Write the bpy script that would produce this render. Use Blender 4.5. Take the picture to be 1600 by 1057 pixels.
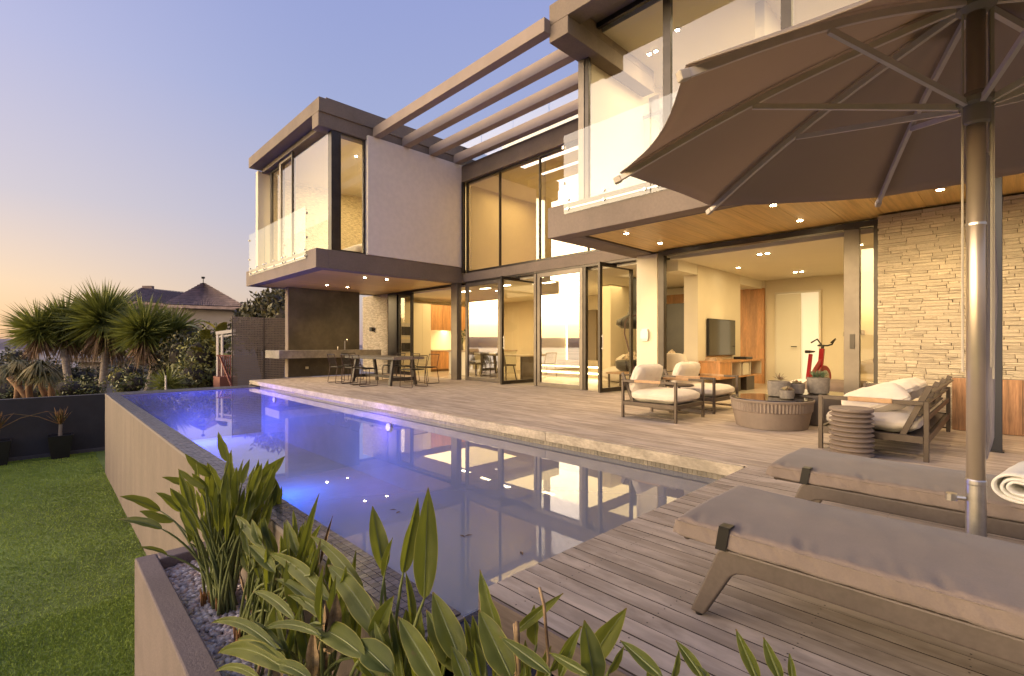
import bpy, bmesh, math, random
import numpy as np
from mathutils import Vector, Matrix, Euler, noise
random.seed(7); np.random.seed(7)
R = math.radians
sc = bpy.context.scene
col = sc.collection
for o in list(bpy.data.objects): bpy.data.objects.remove(o)

# ------------------------------------------------------------------ camera
CAMH, FPX, HZ = 1.1, 759.0, 537.0
cam = bpy.data.cameras.new('camera'); camo = bpy.data.objects.new('camera', cam); col.objects.link(camo)
cam.sensor_width = 36; cam.lens = 36 * FPX / 1600
cam.shift_y = (HZ - 528.5) / 1600
cam.clip_start = 0.05; cam.clip_end = 30000
camo.location = (0, 0, CAMH); camo.rotation_euler = (R(90), 0, R(45.81))
sc.camera = camo

# ------------------------------------------------------------------ world, sun, exposure
SUN_AZ = math.atan2(-0.88, -0.47)            # direction (x,y) of the sunset glow
SUN_EL = R(1.2)
w = bpy.data.worlds.new('World'); sc.world = w; w.use_nodes = True
nt = w.node_tree; nt.nodes.clear()
wo = nt.nodes.new('ShaderNodeOutputWorld'); bg = nt.nodes.new('ShaderNodeBackground')
sky = nt.nodes.new('ShaderNodeTexSky'); sky.sky_type = 'NISHITA'; sky.sun_disc = False
sky.sun_elevation = SUN_EL
sky.sun_rotation = math.pi / 2 - SUN_AZ      # sky rotation runs clockwise from +Y
sky.altitude = 0; sky.air_density = 1.0; sky.dust_density = 0.6; sky.ozone_density = 2.2
# the dusk air: a soft gradient from peach at the horizon to periwinkle overhead, warmest towards the set sun
tc = nt.nodes.new('ShaderNodeTexCoord'); sep = nt.nodes.new('ShaderNodeSeparateXYZ')
nt.links.new(tc.outputs['Generated'], sep.inputs[0])
def ramp(tree, stops, fac):
    r = tree.nodes.new('ShaderNodeValToRGB')
    while len(r.color_ramp.elements) > len(stops): r.color_ramp.elements.remove(r.color_ramp.elements[-1])
    while len(r.color_ramp.elements) < len(stops): r.color_ramp.elements.new(0.5)
    for e, (p, c) in zip(r.color_ramp.elements, stops):
        e.position = p; e.color = (*c, 1)
    tree.links.new(fac, r.inputs[0]); return r
far_ = ramp(nt, [(0.0, (.50, .38, .36)), (.08, (.60, .50, .46)), (.22, (.50, .48, .58)), (.42, (.36, .41, .64)), (.62, (.30, .35, .64)), (1, (.22, .26, .52))], sep.outputs['Z'])
near_ = ramp(nt, [(0.0, (.56, .36, .26)), (.015, (1.15, .70, .32)), (.09, (1.1, .76, .44)), (.22, (.74, .64, .62)), (.42, (.58, .56, .74)), (.62, (.42, .45, .74)), (1, (.24, .28, .54))], sep.outputs['Z'])
glow_ = ramp(nt, [(0.0, (.95, .62, .46)), (.014, (1.5, .98, .55)), (.035, (4.0, 2.5, .85)), (.065, (8.4, 6.0, 2.7)), (.14, (10.5, 7.9, 4.3)), (.32, (5.4, 4.4, 3.4)), (.55, (2.2, 1.9, 1.9)), (.8, (.75, .75, .95)), (1, (.26, .30, .56))], sep.outputs['Z'])
dot = nt.nodes.new('ShaderNodeVectorMath'); dot.operation = 'DOT_PRODUCT'
dot.inputs[1].default_value = (math.cos(SUN_AZ), math.sin(SUN_AZ), 0)
nt.links.new(tc.outputs['Generated'], dot.inputs[0])
def mrange(tree, v, a, b):
    m = tree.nodes.new('ShaderNodeMapRange'); m.interpolation_type = 'SMOOTHSTEP'
    m.inputs['From Min'].default_value = a; m.inputs['From Max'].default_value = b
    tree.links.new(v, m.inputs['Value']); return m
def mixc(tree, f, a, b, mode='MIX'):
    m = tree.nodes.new('ShaderNodeMix'); m.data_type = 'RGBA'; m.blend_type = mode
    for s, v in ((m.inputs[0], f), (m.inputs[6], a), (m.inputs[7], b)):
        if hasattr(v, 'is_output'): tree.links.new(v, s)
        elif isinstance(v, (tuple, list)): s.default_value = (*v[:3], 1)
        else: s.default_value = v
    return m
m1 = mrange(nt, dot.outputs['Value'], .0, .78)
m2 = mrange(nt, dot.outputs['Value'], .62, .97)
a1 = mixc(nt, m1.outputs[0], far_.outputs[0], near_.outputs[0])
a1b = mixc(nt, 1.0, a1.outputs[2], (.60, .59, .61), 'MULTIPLY')
a2 = mixc(nt, m2.outputs[0], a1b.outputs[2], glow_.outputs[0])
sk = nt.nodes.new('ShaderNodeVectorMath'); sk.operation = 'SCALE'; sk.inputs['Scale'].default_value = 0.35
nt.links.new(sky.outputs[0], sk.inputs[0])
ad = nt.nodes.new('ShaderNodeVectorMath'); ad.operation = 'MULTIPLY_ADD'
SKYG = 6.6
nt.links.new(a2.outputs[2], ad.inputs[0]); ad.inputs[1].default_value = (SKYG,) * 3
nt.links.new(sk.outputs[0], ad.inputs[2])
nt.links.new(ad.outputs[0], bg.inputs['Color']); bg.inputs['Strength'].default_value = 0.13
nt.links.new(bg.outputs[0], wo.inputs[0])
sun = bpy.data.lights.new('sun', 'SUN'); sun.energy = 0.3; sun.angle = R(60); sun.color = (1, .62, .34)
suno = bpy.data.objects.new('sun', sun); col.objects.link(suno)
sd = Vector((math.cos(SUN_AZ), math.sin(SUN_AZ), math.tan(R(9))))
suno.rotation_euler = sd.to_track_quat('Z', 'Y').to_euler()
sc.view_settings.view_transform = 'Standard'; sc.view_settings.look = 'None'
sc.view_settings.exposure = 0.92; sc.view_settings.gamma = 1
sc.view_settings.use_curve_mapping = False
sc.render.engine = 'CYCLES'
sc.cycles.max_bounces = 10; sc.cycles.transparent_max_bounces = 24; sc.cycles.glossy_bounces = 5
sc.cycles.sample_clamp_indirect = 4.0; sc.cycles.use_denoising = True; sc.cycles.caustics_reflective = False; sc.cycles.caustics_refractive = False
LW = .85                                       # lamp power factor

# ------------------------------------------------------------------ helpers
def at(px, py, t):
    u = (px - 800) / FPX
    return Vector(((-.717 + .697 * u) * t, (.697 + .717 * u) * t, CAMH + (HZ - py) / FPX * t))
def rayY(px): return .697 + .717 * (px - 800) / FPX

class MB:
    def __init__(s): s.v = []; s.f = []; s.mi = []; s.uv = None
    def quad(s, a, b, c, d, m=0):
        n = len(s.v); s.v += [tuple(a), tuple(b), tuple(c), tuple(d)]; s.f.append((n, n+1, n+2, n+3)); s.mi.append(m); return s
    def box(s, x0, x1, y0, y1, z0, z1, m=0, M=None):
        n = len(s.v)
        vs = [(x0,y0,z0),(x1,y0,z0),(x1,y1,z0),(x0,y1,z0),(x0,y0,z1),(x1,y0,z1),(x1,y1,z1),(x0,y1,z1)]
        if M is not None: vs = [tuple(M @ Vector(p)) for p in vs]
        s.v += vs
        for q in ((0,3,2,1),(4,5,6,7),(0,1,5,4),(1,2,6,5),(2,3,7,6),(3,0,4,7)):
            s.f.append(tuple(n+i for i in q)); s.mi.append(m)
        return s
    def prism(s, pts, axis, a, b, m=0):
        """pts 2D polygon (ccw), extruded along axis ('x','y','z') from a to b"""
        def p3(p, t):
            return {'x': (t, p[0], p[1]), 'y': (p[0], t, p[1]), 'z': (p[0], p[1], t)}[axis]
        n = len(s.v); k = len(pts)
        s.v += [p3(p, a) for p in pts] + [p3(p, b) for p in pts]
        s.f.append(tuple(n+i for i in range(k))[::-1]); s.mi.append(m)
        s.f.append(tuple(n+k+i for i in range(k))); s.mi.append(m)
        for i in range(k):
            j = (i+1) % k; s.f.append((n+i, n+j, n+k+j, n+k+i)); s.mi.append(m)
        return s
    def tube(s, pts, r, n=8, m=0, cap=True):
        pts = [Vector(p) for p in pts]; rr = r if isinstance(r, (list, tuple)) else [r]*len(pts)
        base = len(s.v); up = None
        for i, p in enumerate(pts):
            d = (pts[min(i+1, len(pts)-1)] - pts[max(i-1, 0)]).normalized()
            if up is None:
                up = Vector((0,0,1)) if abs(d.z) < .9 else Vector((1,0,0))
            x = d.cross(up)
            if x.length < 1e-4: x = d.cross(Vector((0,1,0)))
            x.normalize(); y = x.cross(d).normalized(); up = y
            for k in range(n):
                a = 2*math.pi*k/n; q = p + (x*math.cos(a) + y*math.sin(a))*rr[i]; s.v.append(tuple(q))
        for i in range(len(pts)-1):
            for k in range(n):
                k2 = (k+1) % n
                s.f.append((base+i*n+k, base+i*n+k2, base+(i+1)*n+k2, base+(i+1)*n+k)); s.mi.append(m)
        if cap:
            s.f.append(tuple(base+k for k in range(n))[::-1]); s.mi.append(m)
            e = base+(len(pts)-1)*n; s.f.append(tuple(e+k for k in range(n))); s.mi.append(m)
        return s
    def lathe(s, prof, n=32, c=(0,0,0), m=0, flute=None):
        base = len(s.v)
        for i, (r, z) in enumerate(prof):
            for k in range(n):
                a = 2*math.pi*k/n; rr = r
                if flute and flute[0] <= i <= flute[1] and k % 2: rr = r - flute[2]
                s.v.append((c[0]+rr*math.cos(a), c[1]+rr*math.sin(a), c[2]+z))
        for i in range(len(prof)-1):
            for k in range(n):
                k2 = (k+1) % n
                s.f.append((base+i*n+k, base+i*n+k2, base+(i+1)*n+k2, base+(i+1)*n+k)); s.mi.append(m)
        s.f.append(tuple(base+k for k in range(n))[::-1]); s.mi.append(m)
        e = base+(len(prof)-1)*n; s.f.append(tuple(e+k for k in range(n))); s.mi.append(m)
        return s
    def grid(s, fn, nu, nv, m=0):
        base = len(s.v)
        for j in range(nv+1):
            for i in range(nu+1): s.v.append(tuple(fn(i/nu, j/nv)))
        for j in range(nv):
            for i in range(nu):
                a = base+j*(nu+1)+i; s.f.append((a, a+1, a+nu+2, a+nu+1)); s.mi.append(m)
        return s
    def mesh(s, name, mats, smooth=False):
        me = bpy.data.meshes.new(name); me.from_pydata(s.v, [], s.f)
        if not isinstance(mats, (list, tuple)): mats = [mats]
        for m in mats: me.materials.append(m)
        if len(mats) > 1: me.polygons.foreach_set('material_index', s.mi)
        if smooth: me.polygons.foreach_set('use_smooth', [True]*len(me.polygons))
        me.update(); return me
    def build(s, name, mats, parent=None, smooth=False, bevel=0, subd=0, seg=1, loc=None):
        o = bpy.data.objects.new(name, s.mesh(name, mats, smooth)); col.objects.link(o)
        if parent: o.parent = parent
        if loc is not None: o.location = loc
        if bevel:
            b = o.modifiers.new('bevel', 'BEVEL'); b.width = bevel; b.segments = seg; b.limit_method = 'ANGLE'; b.angle_limit = R(35)
        if subd:
            b = o.modifiers.new('subd', 'SUBSURF'); b.levels = subd; b.render_levels = subd
        return o
def np_mesh(name, V, F, mat, parent=None, smooth=False, uv=None):
    """V (n,3), F (m,k) arrays"""
    me = bpy.data.meshes.new(name); V = np.asarray(V, np.float32); F = np.asarray(F, np.int32)
    k = F.shape[1]
    me.vertices.add(len(V)); me.vertices.foreach_set('co', V.ravel())
    me.loops.add(F.size); me.loops.foreach_set('vertex_index', F.ravel())
    me.polygons.add(len(F)); me.polygons.foreach_set('loop_start', np.arange(0, F.size, k, dtype=np.int32))
    if smooth: me.polygons.foreach_set('use_smooth', np.ones(len(F), bool))
    me.update(calc_edges=True); me.validate()
    for m in (mat if isinstance(mat, list) else [mat]): me.materials.append(m)
    o = bpy.data.objects.new(name, me); col.objects.link(o)
    if parent: o.parent = parent
    return o
def tag(o, label=None, cat=None, group=None, kind=None):
    for k, v in (('label', label), ('category', cat), ('group', group), ('kind', kind)):
        if v: o[k] = v
    return o
def thing(name, label, cat, loc=(0,0,0), rz=0, group=None):
    o = bpy.data.objects.new(name, None); col.objects.link(o); o.empty_display_size = .2
    o.location = loc; o.rotation_euler = (0, 0, rz); return tag(o, label, cat, group)
def struct(o): o['kind'] = 'structure'; return o
def copy_tree(o, parent=None, loc=None, rz=None, label=None, group=None, extra=None):
    c = o.copy(); col.objects.link(c); c.parent = parent
    if loc is not None: c.location = loc
    if rz is not None: c.rotation_euler = (0, 0, rz)
    if label: c['label'] = label
    if group: c['group'] = group
    for ch in list(o.children): copy_tree(ch, c)
    return c
def inst(name, me, parent, loc=(0,0,0), rot=(0,0,0), scale=(1,1,1)):
    o = bpy.data.objects.new(name, me); col.objects.link(o); o.parent = parent
    o.location = loc; o.rotation_euler = rot; o.scale = scale; return o

# ------------------------------------------------------------------ materials
def M(name, c, rough=.6, metal=0, var=0.0, vs=3.0, stretch=(1,1,1), bump=0.0, bs=60.0, rnd=0.0, spec=.5, c2=None, dist=.01, sheen=0, fine=0.0, fs=40.0, coat=0):
    m = bpy.data.materials.new(name); m.use_nodes = True; t = m.node_tree; p = t.nodes['Principled BSDF']
    p.inputs['Roughness'].default_value = rough; p.inputs['Metallic'].default_value = metal
    p.inputs['Specular IOR Level'].default_value = spec
    if sheen: p.inputs['Sheen Weight'].default_value = sheen
    if coat: p.inputs['Coat Weight'].default_value = coat
    base = None
    if var or bump or c2 or fine or rnd:
        g = t.nodes.new('ShaderNodeTexCoord'); mp = t.nodes.new('ShaderNodeMapping'); mp.inputs['Scale'].default_value = stretch
        oi = t.nodes.new('ShaderNodeObjectInfo')
        ofs = t.nodes.new('ShaderNodeVectorMath'); ofs.operation = 'SCALE'; ofs.inputs[0].default_value = (37, 91, 53) if rnd else (0,0,0)
        t.links.new(oi.outputs['Random'], ofs.inputs['Scale'])
        t.links.new(ofs.outputs[0], mp.inputs['Location'])
        t.links.new(g.outputs['Object'], mp.inputs[0])
    if var or c2:
        n = t.nodes.new('ShaderNodeTexNoise'); n.inputs['Scale'].default_value = vs; n.inputs['Detail'].default_value = 7; n.inputs['Roughness'].default_value = .62
        t.links.new(mp.outputs[0], n.inputs[0])
        mr = mrange(t, n.outputs[0], .32, .68)
        ca = tuple(x*(1-var) for x in c); cb = tuple(min(1, x*(1+var)) for x in (c2 or c))
        base = mixc(t, mr.outputs[0], ca, cb).outputs[2]
    if fine:
        n3 = t.nodes.new('ShaderNodeTexNoise'); n3.inputs['Scale'].default_value = fs; n3.inputs['Detail'].default_value = 4
        t.links.new(mp.outputs[0], n3.inputs[0])
        m3 = mrange(t, n3.outputs[0], .3, .7)
        k = mixc(t, m3.outputs[0], (1-fine,)*3, (1+fine*.6,)*3)
        base = mixc(t, 1.0, base if base else c, k.outputs[2], 'MULTIPLY').outputs[2]
    if rnd:
        mm = t.nodes.new('ShaderNodeMapRange'); mm.inputs['To Min'].default_value = 1-rnd; mm.inputs['To Max'].default_value = 1+rnd
        t.links.new(oi.outputs['Random'], mm.inputs['Value'])
        cc = t.nodes.new('ShaderNodeCombineColor')
        for i in range(3): t.links.new(mm.outputs[0], cc.inputs[i])
        base = mixc(t, 1.0, base if base else c, cc.outputs[0], 'MULTIPLY').outputs[2]
    if base: t.links.new(base, p.inputs['Base Color'])
    else: p.inputs['Base Color'].default_value = (*c, 1)
    if bump:
        nb = t.nodes.new('ShaderNodeTexNoise'); nb.inputs['Scale'].default_value = bs; nb.inputs['Detail'].default_value = 5
        t.links.new(mp.outputs[0], nb.inputs[0])
        b = t.nodes.new('ShaderNodeBump'); b.inputs['Strength'].default_value = bump; b.inputs['Distance'].default_value = dist
        t.links.new(nb.outputs[0], b.inputs['Height']); t.links.new(b.outputs[0], p.inputs['Normal'])
    return m
def emis(name, c, s):
    m = bpy.data.materials.new(name); m.use_nodes = True; t = m.node_tree; p = t.nodes['Principled BSDF']
    p.inputs['Base Color'].default_value = (.8,.8,.8,1); p.inputs['Emission Color'].default_value = (*c, 1); p.inputs['Emission Strength'].default_value = s
    return m
def glassmat(name, tint, base, mult, rough=0.0, ior=1.5, gcol=(1,1,1)):
    m = bpy.data.materials.new(name); m.use_nodes = True; t = m.node_tree; t.nodes.clear()
    o = t.nodes.new('ShaderNodeOutputMaterial'); tr = t.nodes.new('ShaderNodeBsdfTransparent'); gl = t.nodes.new('ShaderNodeBsdfGlossy')
    tr.inputs[0].default_value = (*tint, 1); gl.inputs['Roughness'].default_value = rough; gl.inputs[0].default_value = (*gcol, 1)
    fr = t.nodes.new('ShaderNodeFresnel'); fr.inputs[0].default_value = ior
    ma = t.nodes.new('ShaderNodeMath'); ma.operation = 'MULTIPLY_ADD'; ma.use_clamp = True
    t.links.new(fr.outputs[0], ma.inputs[0]); ma.inputs[1].default_value = mult; ma.inputs[2].default_value = base
    # only the face the light enters reflects; the face it leaves by lets it through
    ge = t.nodes.new('ShaderNodeNewGeometry'); mb = t.nodes.new('ShaderNodeMath'); mb.operation = 'SUBTRACT'; mb.inputs[0].default_value = 1
    t.links.new(ge.outputs['Backfacing'], mb.inputs[1]); mm = t.nodes.new('ShaderNodeMath'); mm.operation = 'MULTIPLY'
    t.links.new(ma.outputs[0], mm.inputs[0]); t.links.new(mb.outputs[0], mm.inputs[1])
    tc_ = mixc(t, ge.outputs['Backfacing'], tint, (1,1,1)); t.links.new(tc_.outputs[2], tr.inputs[0])
    mx = t.nodes.new('ShaderNodeMixShader'); t.links.new(mm.outputs[0], mx.inputs[0])
    t.links.new(tr.outputs[0], mx.inputs[1]); t.links.new(gl.outputs[0], mx.inputs[2]); t.links.new(mx.outputs[0], o.inputs[0])
    return m
def translucent(m, c, f):
    t = m.node_tree; out = t.nodes['Material Output']; tl = t.nodes.new('ShaderNodeBsdfTranslucent'); tl.inputs[0].default_value = (*c, 1)
    mx = t.nodes.new('ShaderNodeMixShader'); mx.inputs[0].default_value = f
    t.links.new(t.nodes['Principled BSDF'].outputs[0], mx.inputs[1]); t.links.new(tl.outputs[0], mx.inputs[2]); t.links.new(mx.outputs[0], out.inputs[0]); return m
plaster = M('taupe_plaster', (.215,.168,.128), .85, var=.10, vs=1.3, bump=.25, bs=45, fine=.06, fs=25, dist=.006)
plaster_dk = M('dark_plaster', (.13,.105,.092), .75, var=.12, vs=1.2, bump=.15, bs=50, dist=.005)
white_pl = M('white_plaster', (.86,.78,.68), .85, var=.02, vs=1.0, bump=.12, bs=30, fine=.03, fs=8, dist=.005)
cream = M('cream_wall', (.72,.64,.48), .8, var=.04, vs=.8)
cream_w = M('warm_white_ceiling', (.76,.70,.56), .85, var=.02, vs=.8)
alu = M('dark_bronze_aluminium', (.055,.047,.040), .38, .7, var=.12, vs=4)
alu_l = M('grey_bronze_aluminium', (.16,.135,.11), .42, .6, var=.1, vs=4)
glass = glassmat('window_glass', (.93,.91,.84), .05, 1.0)
glass_hi = glassmat('reflective_pane_glass', (.92,.88,.72), .40, 1.1)
glass_dk = glassmat('tinted_upper_glass', (.84,.76,.56), .20, 1.2)
rail_glass = glassmat('balustrade_glass', (.84,.89,.86), .03, .8)
steel = M('brushed_steel', (.55,.52,.48), .3, .9, var=.08, vs=30)
wood_or = M('orange_veneer', (.48,.235,.085), .42, var=.22, vs=1.6, stretch=(6,6,.7), rnd=.08, fine=.12, fs=14)
soffit_m = M('soffit_timber', (.60,.40,.14), .45, var=.16, vs=1.4, stretch=(7,.8,1), rnd=.09, fine=.10, fs=12)
deck_m = M('weathered_deck', (.36,.285,.215), .8, var=.10, vs=2.2, stretch=(3.2,3.5,3), rnd=.085, fine=.16, fs=5, bump=.35, bs=20, dist=.002, c2=(.47,.385,.305))
travert = M('travertine_coping', (.38,.32,.245), .5, var=.26, vs=3.2, stretch=(1,1,2), fine=.2, fs=26, bump=.2, bs=50, dist=.004, rnd=.05)
stone_m = M('ledge_stone', (.50,.42,.30), .85, var=.14, vs=9, rnd=.12, bump=.5, bs=30, dist=.012, fine=.12, fs=60)
mortar = M('deep_joint', (.12,.09,.06), .95, var=.2, vs=10)
concrete = M('board_concrete', (.22,.19,.15), .62, var=.22, vs=1.8, fine=.14, fs=12, bump=.15, bs=30, dist=.004)
marble_dk = M('dark_brown_marble', (.085,.068,.045), .35, var=.25, vs=1.6, fine=.1, fs=9)
black_m = M('black_steel', (.018,.016,.015), .4, .3)
frame_m = M('bronze_furniture_frame', (.085,.065,.052), .42, .5, var=.1, vs=8)
fabric_w = M('cream_cushion_fabric', (.66,.58,.47), .92, var=.05, vs=6, bump=.35, bs=260, dist=.003, sheen=.2)
fabric_g = M('taupe_lounger_fabric', (.195,.152,.130), .9, var=.07, vs=4, bump=.35, bs=380, dist=.002, sheen=.15, fine=.05, fs=160)
fabric_d = M('dark_taupe_blanket', (.16,.115,.085), .95, var=.1, vs=5, bump=.4, bs=200, dist=.004)
leather = M('tan_arm_leather', (.44,.27,.14), .6, var=.12, vs=14)
cast = M('cast_taupe_resin', (.20,.155,.125), .6, var=.1, vs=5, bump=.12, bs=60, dist=.003)
pot_m = M('grey_concrete_pot', (.19,.165,.14), .8, var=.2, vs=16, bump=.5, bs=90, dist=.003)
canopy_m = translucent(M('brown_canopy_fabric', (.48,.395,.31), .9, var=.05, vs=1.2, bump=.3, bs=420, dist=.0015), (.48,.38,.29), .5)
rib_m = M('umbrella_rib_taupe', (.66,.58,.52), .5, .0, var=.06, vs=6)
pole_m = M('champagne_pole', (.55,.46,.36), .3, .7, var=.04, vs=6)
tile_m = M('slate_mosaic_tile', (.105,.095,.11), .25, var=.3, vs=7, rnd=.25, spec=.6)
grout = M('tile_grout', (.22,.19,.175), .9)
gravel_m = None

# ================================================================== SETTING
# ---- ground far and near
g = MB(); N = 48
ring = [(0, -2.3), (30, -2.35), (60, -6), (140, -25), (400, -62), (3000, -75), (22000, -78)]
for i, (r, z) in enumerate(ring):
    for k in range(N):
        a = 2*math.pi*k/N; g.v.append((r*math.cos(a)+(-2 if i else -2), r*math.sin(a)+4, z))
for i in range(len(ring)-1):
    for k in range(N):
        k2 = (k+1) % N; g.f.append((i*N+k, i*N+k2, (i+1)*N+k2, (i+1)*N+k)); g.mi.append(0)
soil = M('dark_garden_soil', (.05,.045,.03), .95, var=.4, vs=.3, c2=(.06,.075,.035), bump=.5, bs=8, dist=.05)
def far_mat():
    m = M('bay_water', (.17,.145,.135), .55, var=.25, vs=.002, c2=(.24,.20,.18), spec=.5)
    return m
gm = g.mesh('ground', [soil, far_mat()], True)
for p in gm.polygons:
    p.material_index = 1 if (abs(p.center.x)+abs(p.center.y)) > 150 else 0
go = bpy.data.objects.new('ground', gm); col.objects.link(go); struct(go)
# far coastal hills seen over the wall and mirrored in the glass
hb = MB()
hm = M('far_hazy_hill', (.20,.155,.165), 1, var=.12, vs=.002)
def ridge(R0, a0, a1, base, amp, seed, n=140):
    def fn(u, v):
        a = a0+(a1-a0)*u
        h = base + amp*(.5+.5*noise.noise(Vector((u*9+seed, seed, 0)))) + amp*.35*noise.noise(Vector((u*31+seed, 3, 0)))
        e = min(1, min(u, 1-u)*12)
        return (R0*math.cos(a)*(1+.25*v), R0*math.sin(a)*(1+.25*v), -78 + (h+78)*e*math.sin(v*math.pi)**.6)
    hb.grid(fn, n, 10)
ridge(9000, R(150), R(290), 30, 130, 3.3)
ridge(14000, R(190), R(340), 60, 260, 8.3)
ho = hb.build('hills', hm, smooth=True); struct(ho)

# ---- lawn (artificial turf) as base sheet + blades
turf_base = M('turf_base', (.17,.23,.04), .95, var=.25, vs=.8, fine=.4, fs=90, bump=.6, bs=120, dist=.01)
LZ = -2.17
lw = MB().quad((-19.36,-9,LZ),(4,-9,LZ),(4,1.2,LZ),(-19.36,1.2,LZ)); lw.quad((-19.36,1.2,LZ),(-15.9,1.2,LZ),(-15.9,1.6,LZ),(-19.36,1.6,LZ))
struct(lw.build('lawn', turf_base))
blade_m = M('turf_blade', (.25,.34,.05), .75, var=.12, vs=.7, c2=(.29,.36,.06), spec=.2)
n = 260000
t_ = np.random.rand(n)
X = -2.5 - 16.8*np.random.rand(n)**1.25; Y = 1.19 - np.random.rand(n)*4.6
X = np.where(np.random.rand(n) < .35, -3.5-4.5*np.random.rand(n), X)
Z = np.full(n, LZ+.003)
ang = np.random.rand(n)*2*np.pi; hh = .012+.012*np.random.rand(n); ww = .004+.0035*(-X/12)
lean = (np.random.rand(n, 2)-.5)*.028
V = np.zeros((n, 3, 3), np.float32)
V[:,0] = np.stack([X+np.cos(ang)*ww, Y+np.sin(ang)*ww, Z], 1)
V[:,1] = np.stack([X-np.cos(ang)*ww, Y-np.sin(ang)*ww, Z], 1)
V[:,2] = np.stack([X+lean[:,0], Y+lean[:,1], Z+hh], 1)
gr = np_mesh('turf_grass', V.reshape(-1,3), np.arange(n*3).reshape(-1,3), blade_m)
tag(gr, 'short bright green artificial turf covering the lower garden left of the pool', 'grass', kind='stuff')

# ---- boundary wall
char = M('charcoal_wall', (.050,.045,.048), .8, var=.15, vs=1.2, bump=.2, bs=40, dist=.005)
bw = thing('boundary_wall', 'low charcoal rendered wall closing the far end of the lawn', 'wall')
MB().box(-19.62,-19.38,-9,3.2,LZ-.1,-.45).build('wall_body', char, bw, bevel=.008)
MB().box(-19.37,-19.30,-9,1.6,LZ,LZ+.10).build('plinth', M('grey_plinth', (.10,.09,.09), .85, var=.15, vs=3), bw, bevel=.004)

# ---- pool
PXL, PXR, PYN, PYF, WZ = -15.05, -1.78, 1.40, 4.57, -.17
pool = thing('swimming_pool', 'raised infinity pool with grey mosaic rim and violet underwater lights beside the terrace', 'swimming pool')
basin_m = M('pool_plaster', (.64,.63,.58), .6, var=.06, vs=.8, fine=.08, fs=3)
b = MB()
FZ = -1.45
b.box(PXL, PXR+.2, PYN, PYF+.2, FZ-.1, FZ)
b.build('pool_floor', basin_m, pool)
b = MB().box(PXL, -1.6, PYF, PYF+.12, FZ, -.19); b.box(-1.72,-1.62,PYN,PYF,FZ,-.19)
b.build('pool_side', basin_m, pool)
wallm = M('pool_wall_render', (.185,.145,.118), .85, var=.09, vs=1.3, stretch=(2.2,2.2,.45), bump=.5, bs=55, dist=.008, fine=.1, fs=20)
b = MB().box(-15.93, 2.5, 1.18, PYN-.001, LZ-.1, -.172)
b.build('outer_wall', wallm, pool)
b = MB().box(-15.93, PXL, PYN, 5.2, LZ-.1, -.172)
b.build('end_wall', wallm, pool)
# rim of mosaic: near tiles one by one, the rest joined
rim = MB().box(-15.93,-1.75,1.176,1.398,-.190,-.158).build('rim_bed', grout, pool)
rimfar = MB().box(-15.932,PXL,1.40,4.75,-.190,-.158).build('rim_bed', grout, pool)
tm = MB().box(-.0205,.0205,-.0205,.0205,0,.010).mesh('tile', tile_m)
cnt = 0; ts = .0445
rest = []
for i in range(320):
    x = -1.80 - i*ts
    if x < -15.9: break
    for j in range(5):
        y = 1.200 + j*ts
        if cnt < 240 and x > -4.2:
            inst('tile', tm, rim, (x, y, -.158), (R(random.uniform(-.8,.8)), R(random.uniform(-.8,.8)), 0)); cnt += 1
        else: rest.append((x, y))
for i in range(19):
    for j in range(75): rest.append((-15.91+i*ts, 1.42+j*ts))
b = MB()
for x, y in rest: 
    dz = random.uniform(-.0015,.0015)
    b.box(x-.0205, x+.0205, y-.0205, y+.0205, -.158, -.148+dz)
o = b.build('rim_tiles', M('slate_mosaic_far', (.115,.10,.115), .3, var=.55, vs=24), pool); o['kind'] = 'stuff'
# dark blue tile shelf at the deck corner
sh = MB().box(-1.781,-.9,1.18,1.60,-.5,-.178).build('tile_shelf', M('pale_grout', (.30,.32,.38), .9), pool)
t2 = MB().box(-.052,.052,-.052,.052,0,.008).mesh('shelf_tile', M('deep_blue_tile', (.030,.036,.060), .18, var=.3, vs=12, rnd=.2))
for i in range(8):
    for j in range(4): inst('shelf_tile', t2, sh, (-1.72+i*.11, 1.235+j*.11, -.178))
# tiled waterline band under the coping
wb = MB().box(-15.05,-1.66,4.545,4.569,-.24,-.115).build('waterline_band', M('band_grout', (.42,.34,.22), .8), pool)
b = MB(); k = 0; x = -1.70
tt = MB().box(-.0225,.0225,-.004,0,-.0235,.0235).mesh('band_tile', M('bronze_band_tile', (.13,.11,.085), .3, var=.3, vs=9, rnd=.25))
while x > -15.0:
    for z in (-.143,):
        if k < 100: inst('band_tile', tt, wb, (x, 4.545, z)); k += 1
        else: b.box(x-.0225, x+.0225, 4.541, 4.545, z-.0235, z+.0235)
    x -= .0485
o = b.build('band_tiles', M('bronze_band_far', (.12,.10,.08), .3, var=.5, vs=20), pool); o['kind'] = 'stuff'
# water
wm = bpy.data.materials.new('pool_water'); wm.use_nodes = True; t = wm.node_tree; t.nodes.clear()
oo = t.nodes.new('ShaderNodeOutputMaterial'); tr = t.nodes.new('ShaderNodeBsdfTransparent'); gl = t.nodes.new('ShaderNodeBsdfGlossy')
tr.inputs[0].default_value = (.86,.92,.93,1); gl.inputs['Roughness'].default_value = .012
fr = t.nodes.new('ShaderNodeFresnel'); fr.inputs[0].default_value = 1.36
ma = t.nodes.new('ShaderNodeMath'); ma.operation = 'MULTIPLY_ADD'; ma.use_clamp = True; ma.inputs[1].default_value = 1.1; ma.inputs[2].default_value = .03
nn = t.nodes.new('ShaderNodeTexNoise'); nn.inputs['Scale'].default_value = 1.6; nn.inputs['Detail'].default_value = 3
cc = t.nodes.new('ShaderNodeTexCoord'); t.links.new(cc.outputs['Object'], nn.inputs[0])
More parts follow.
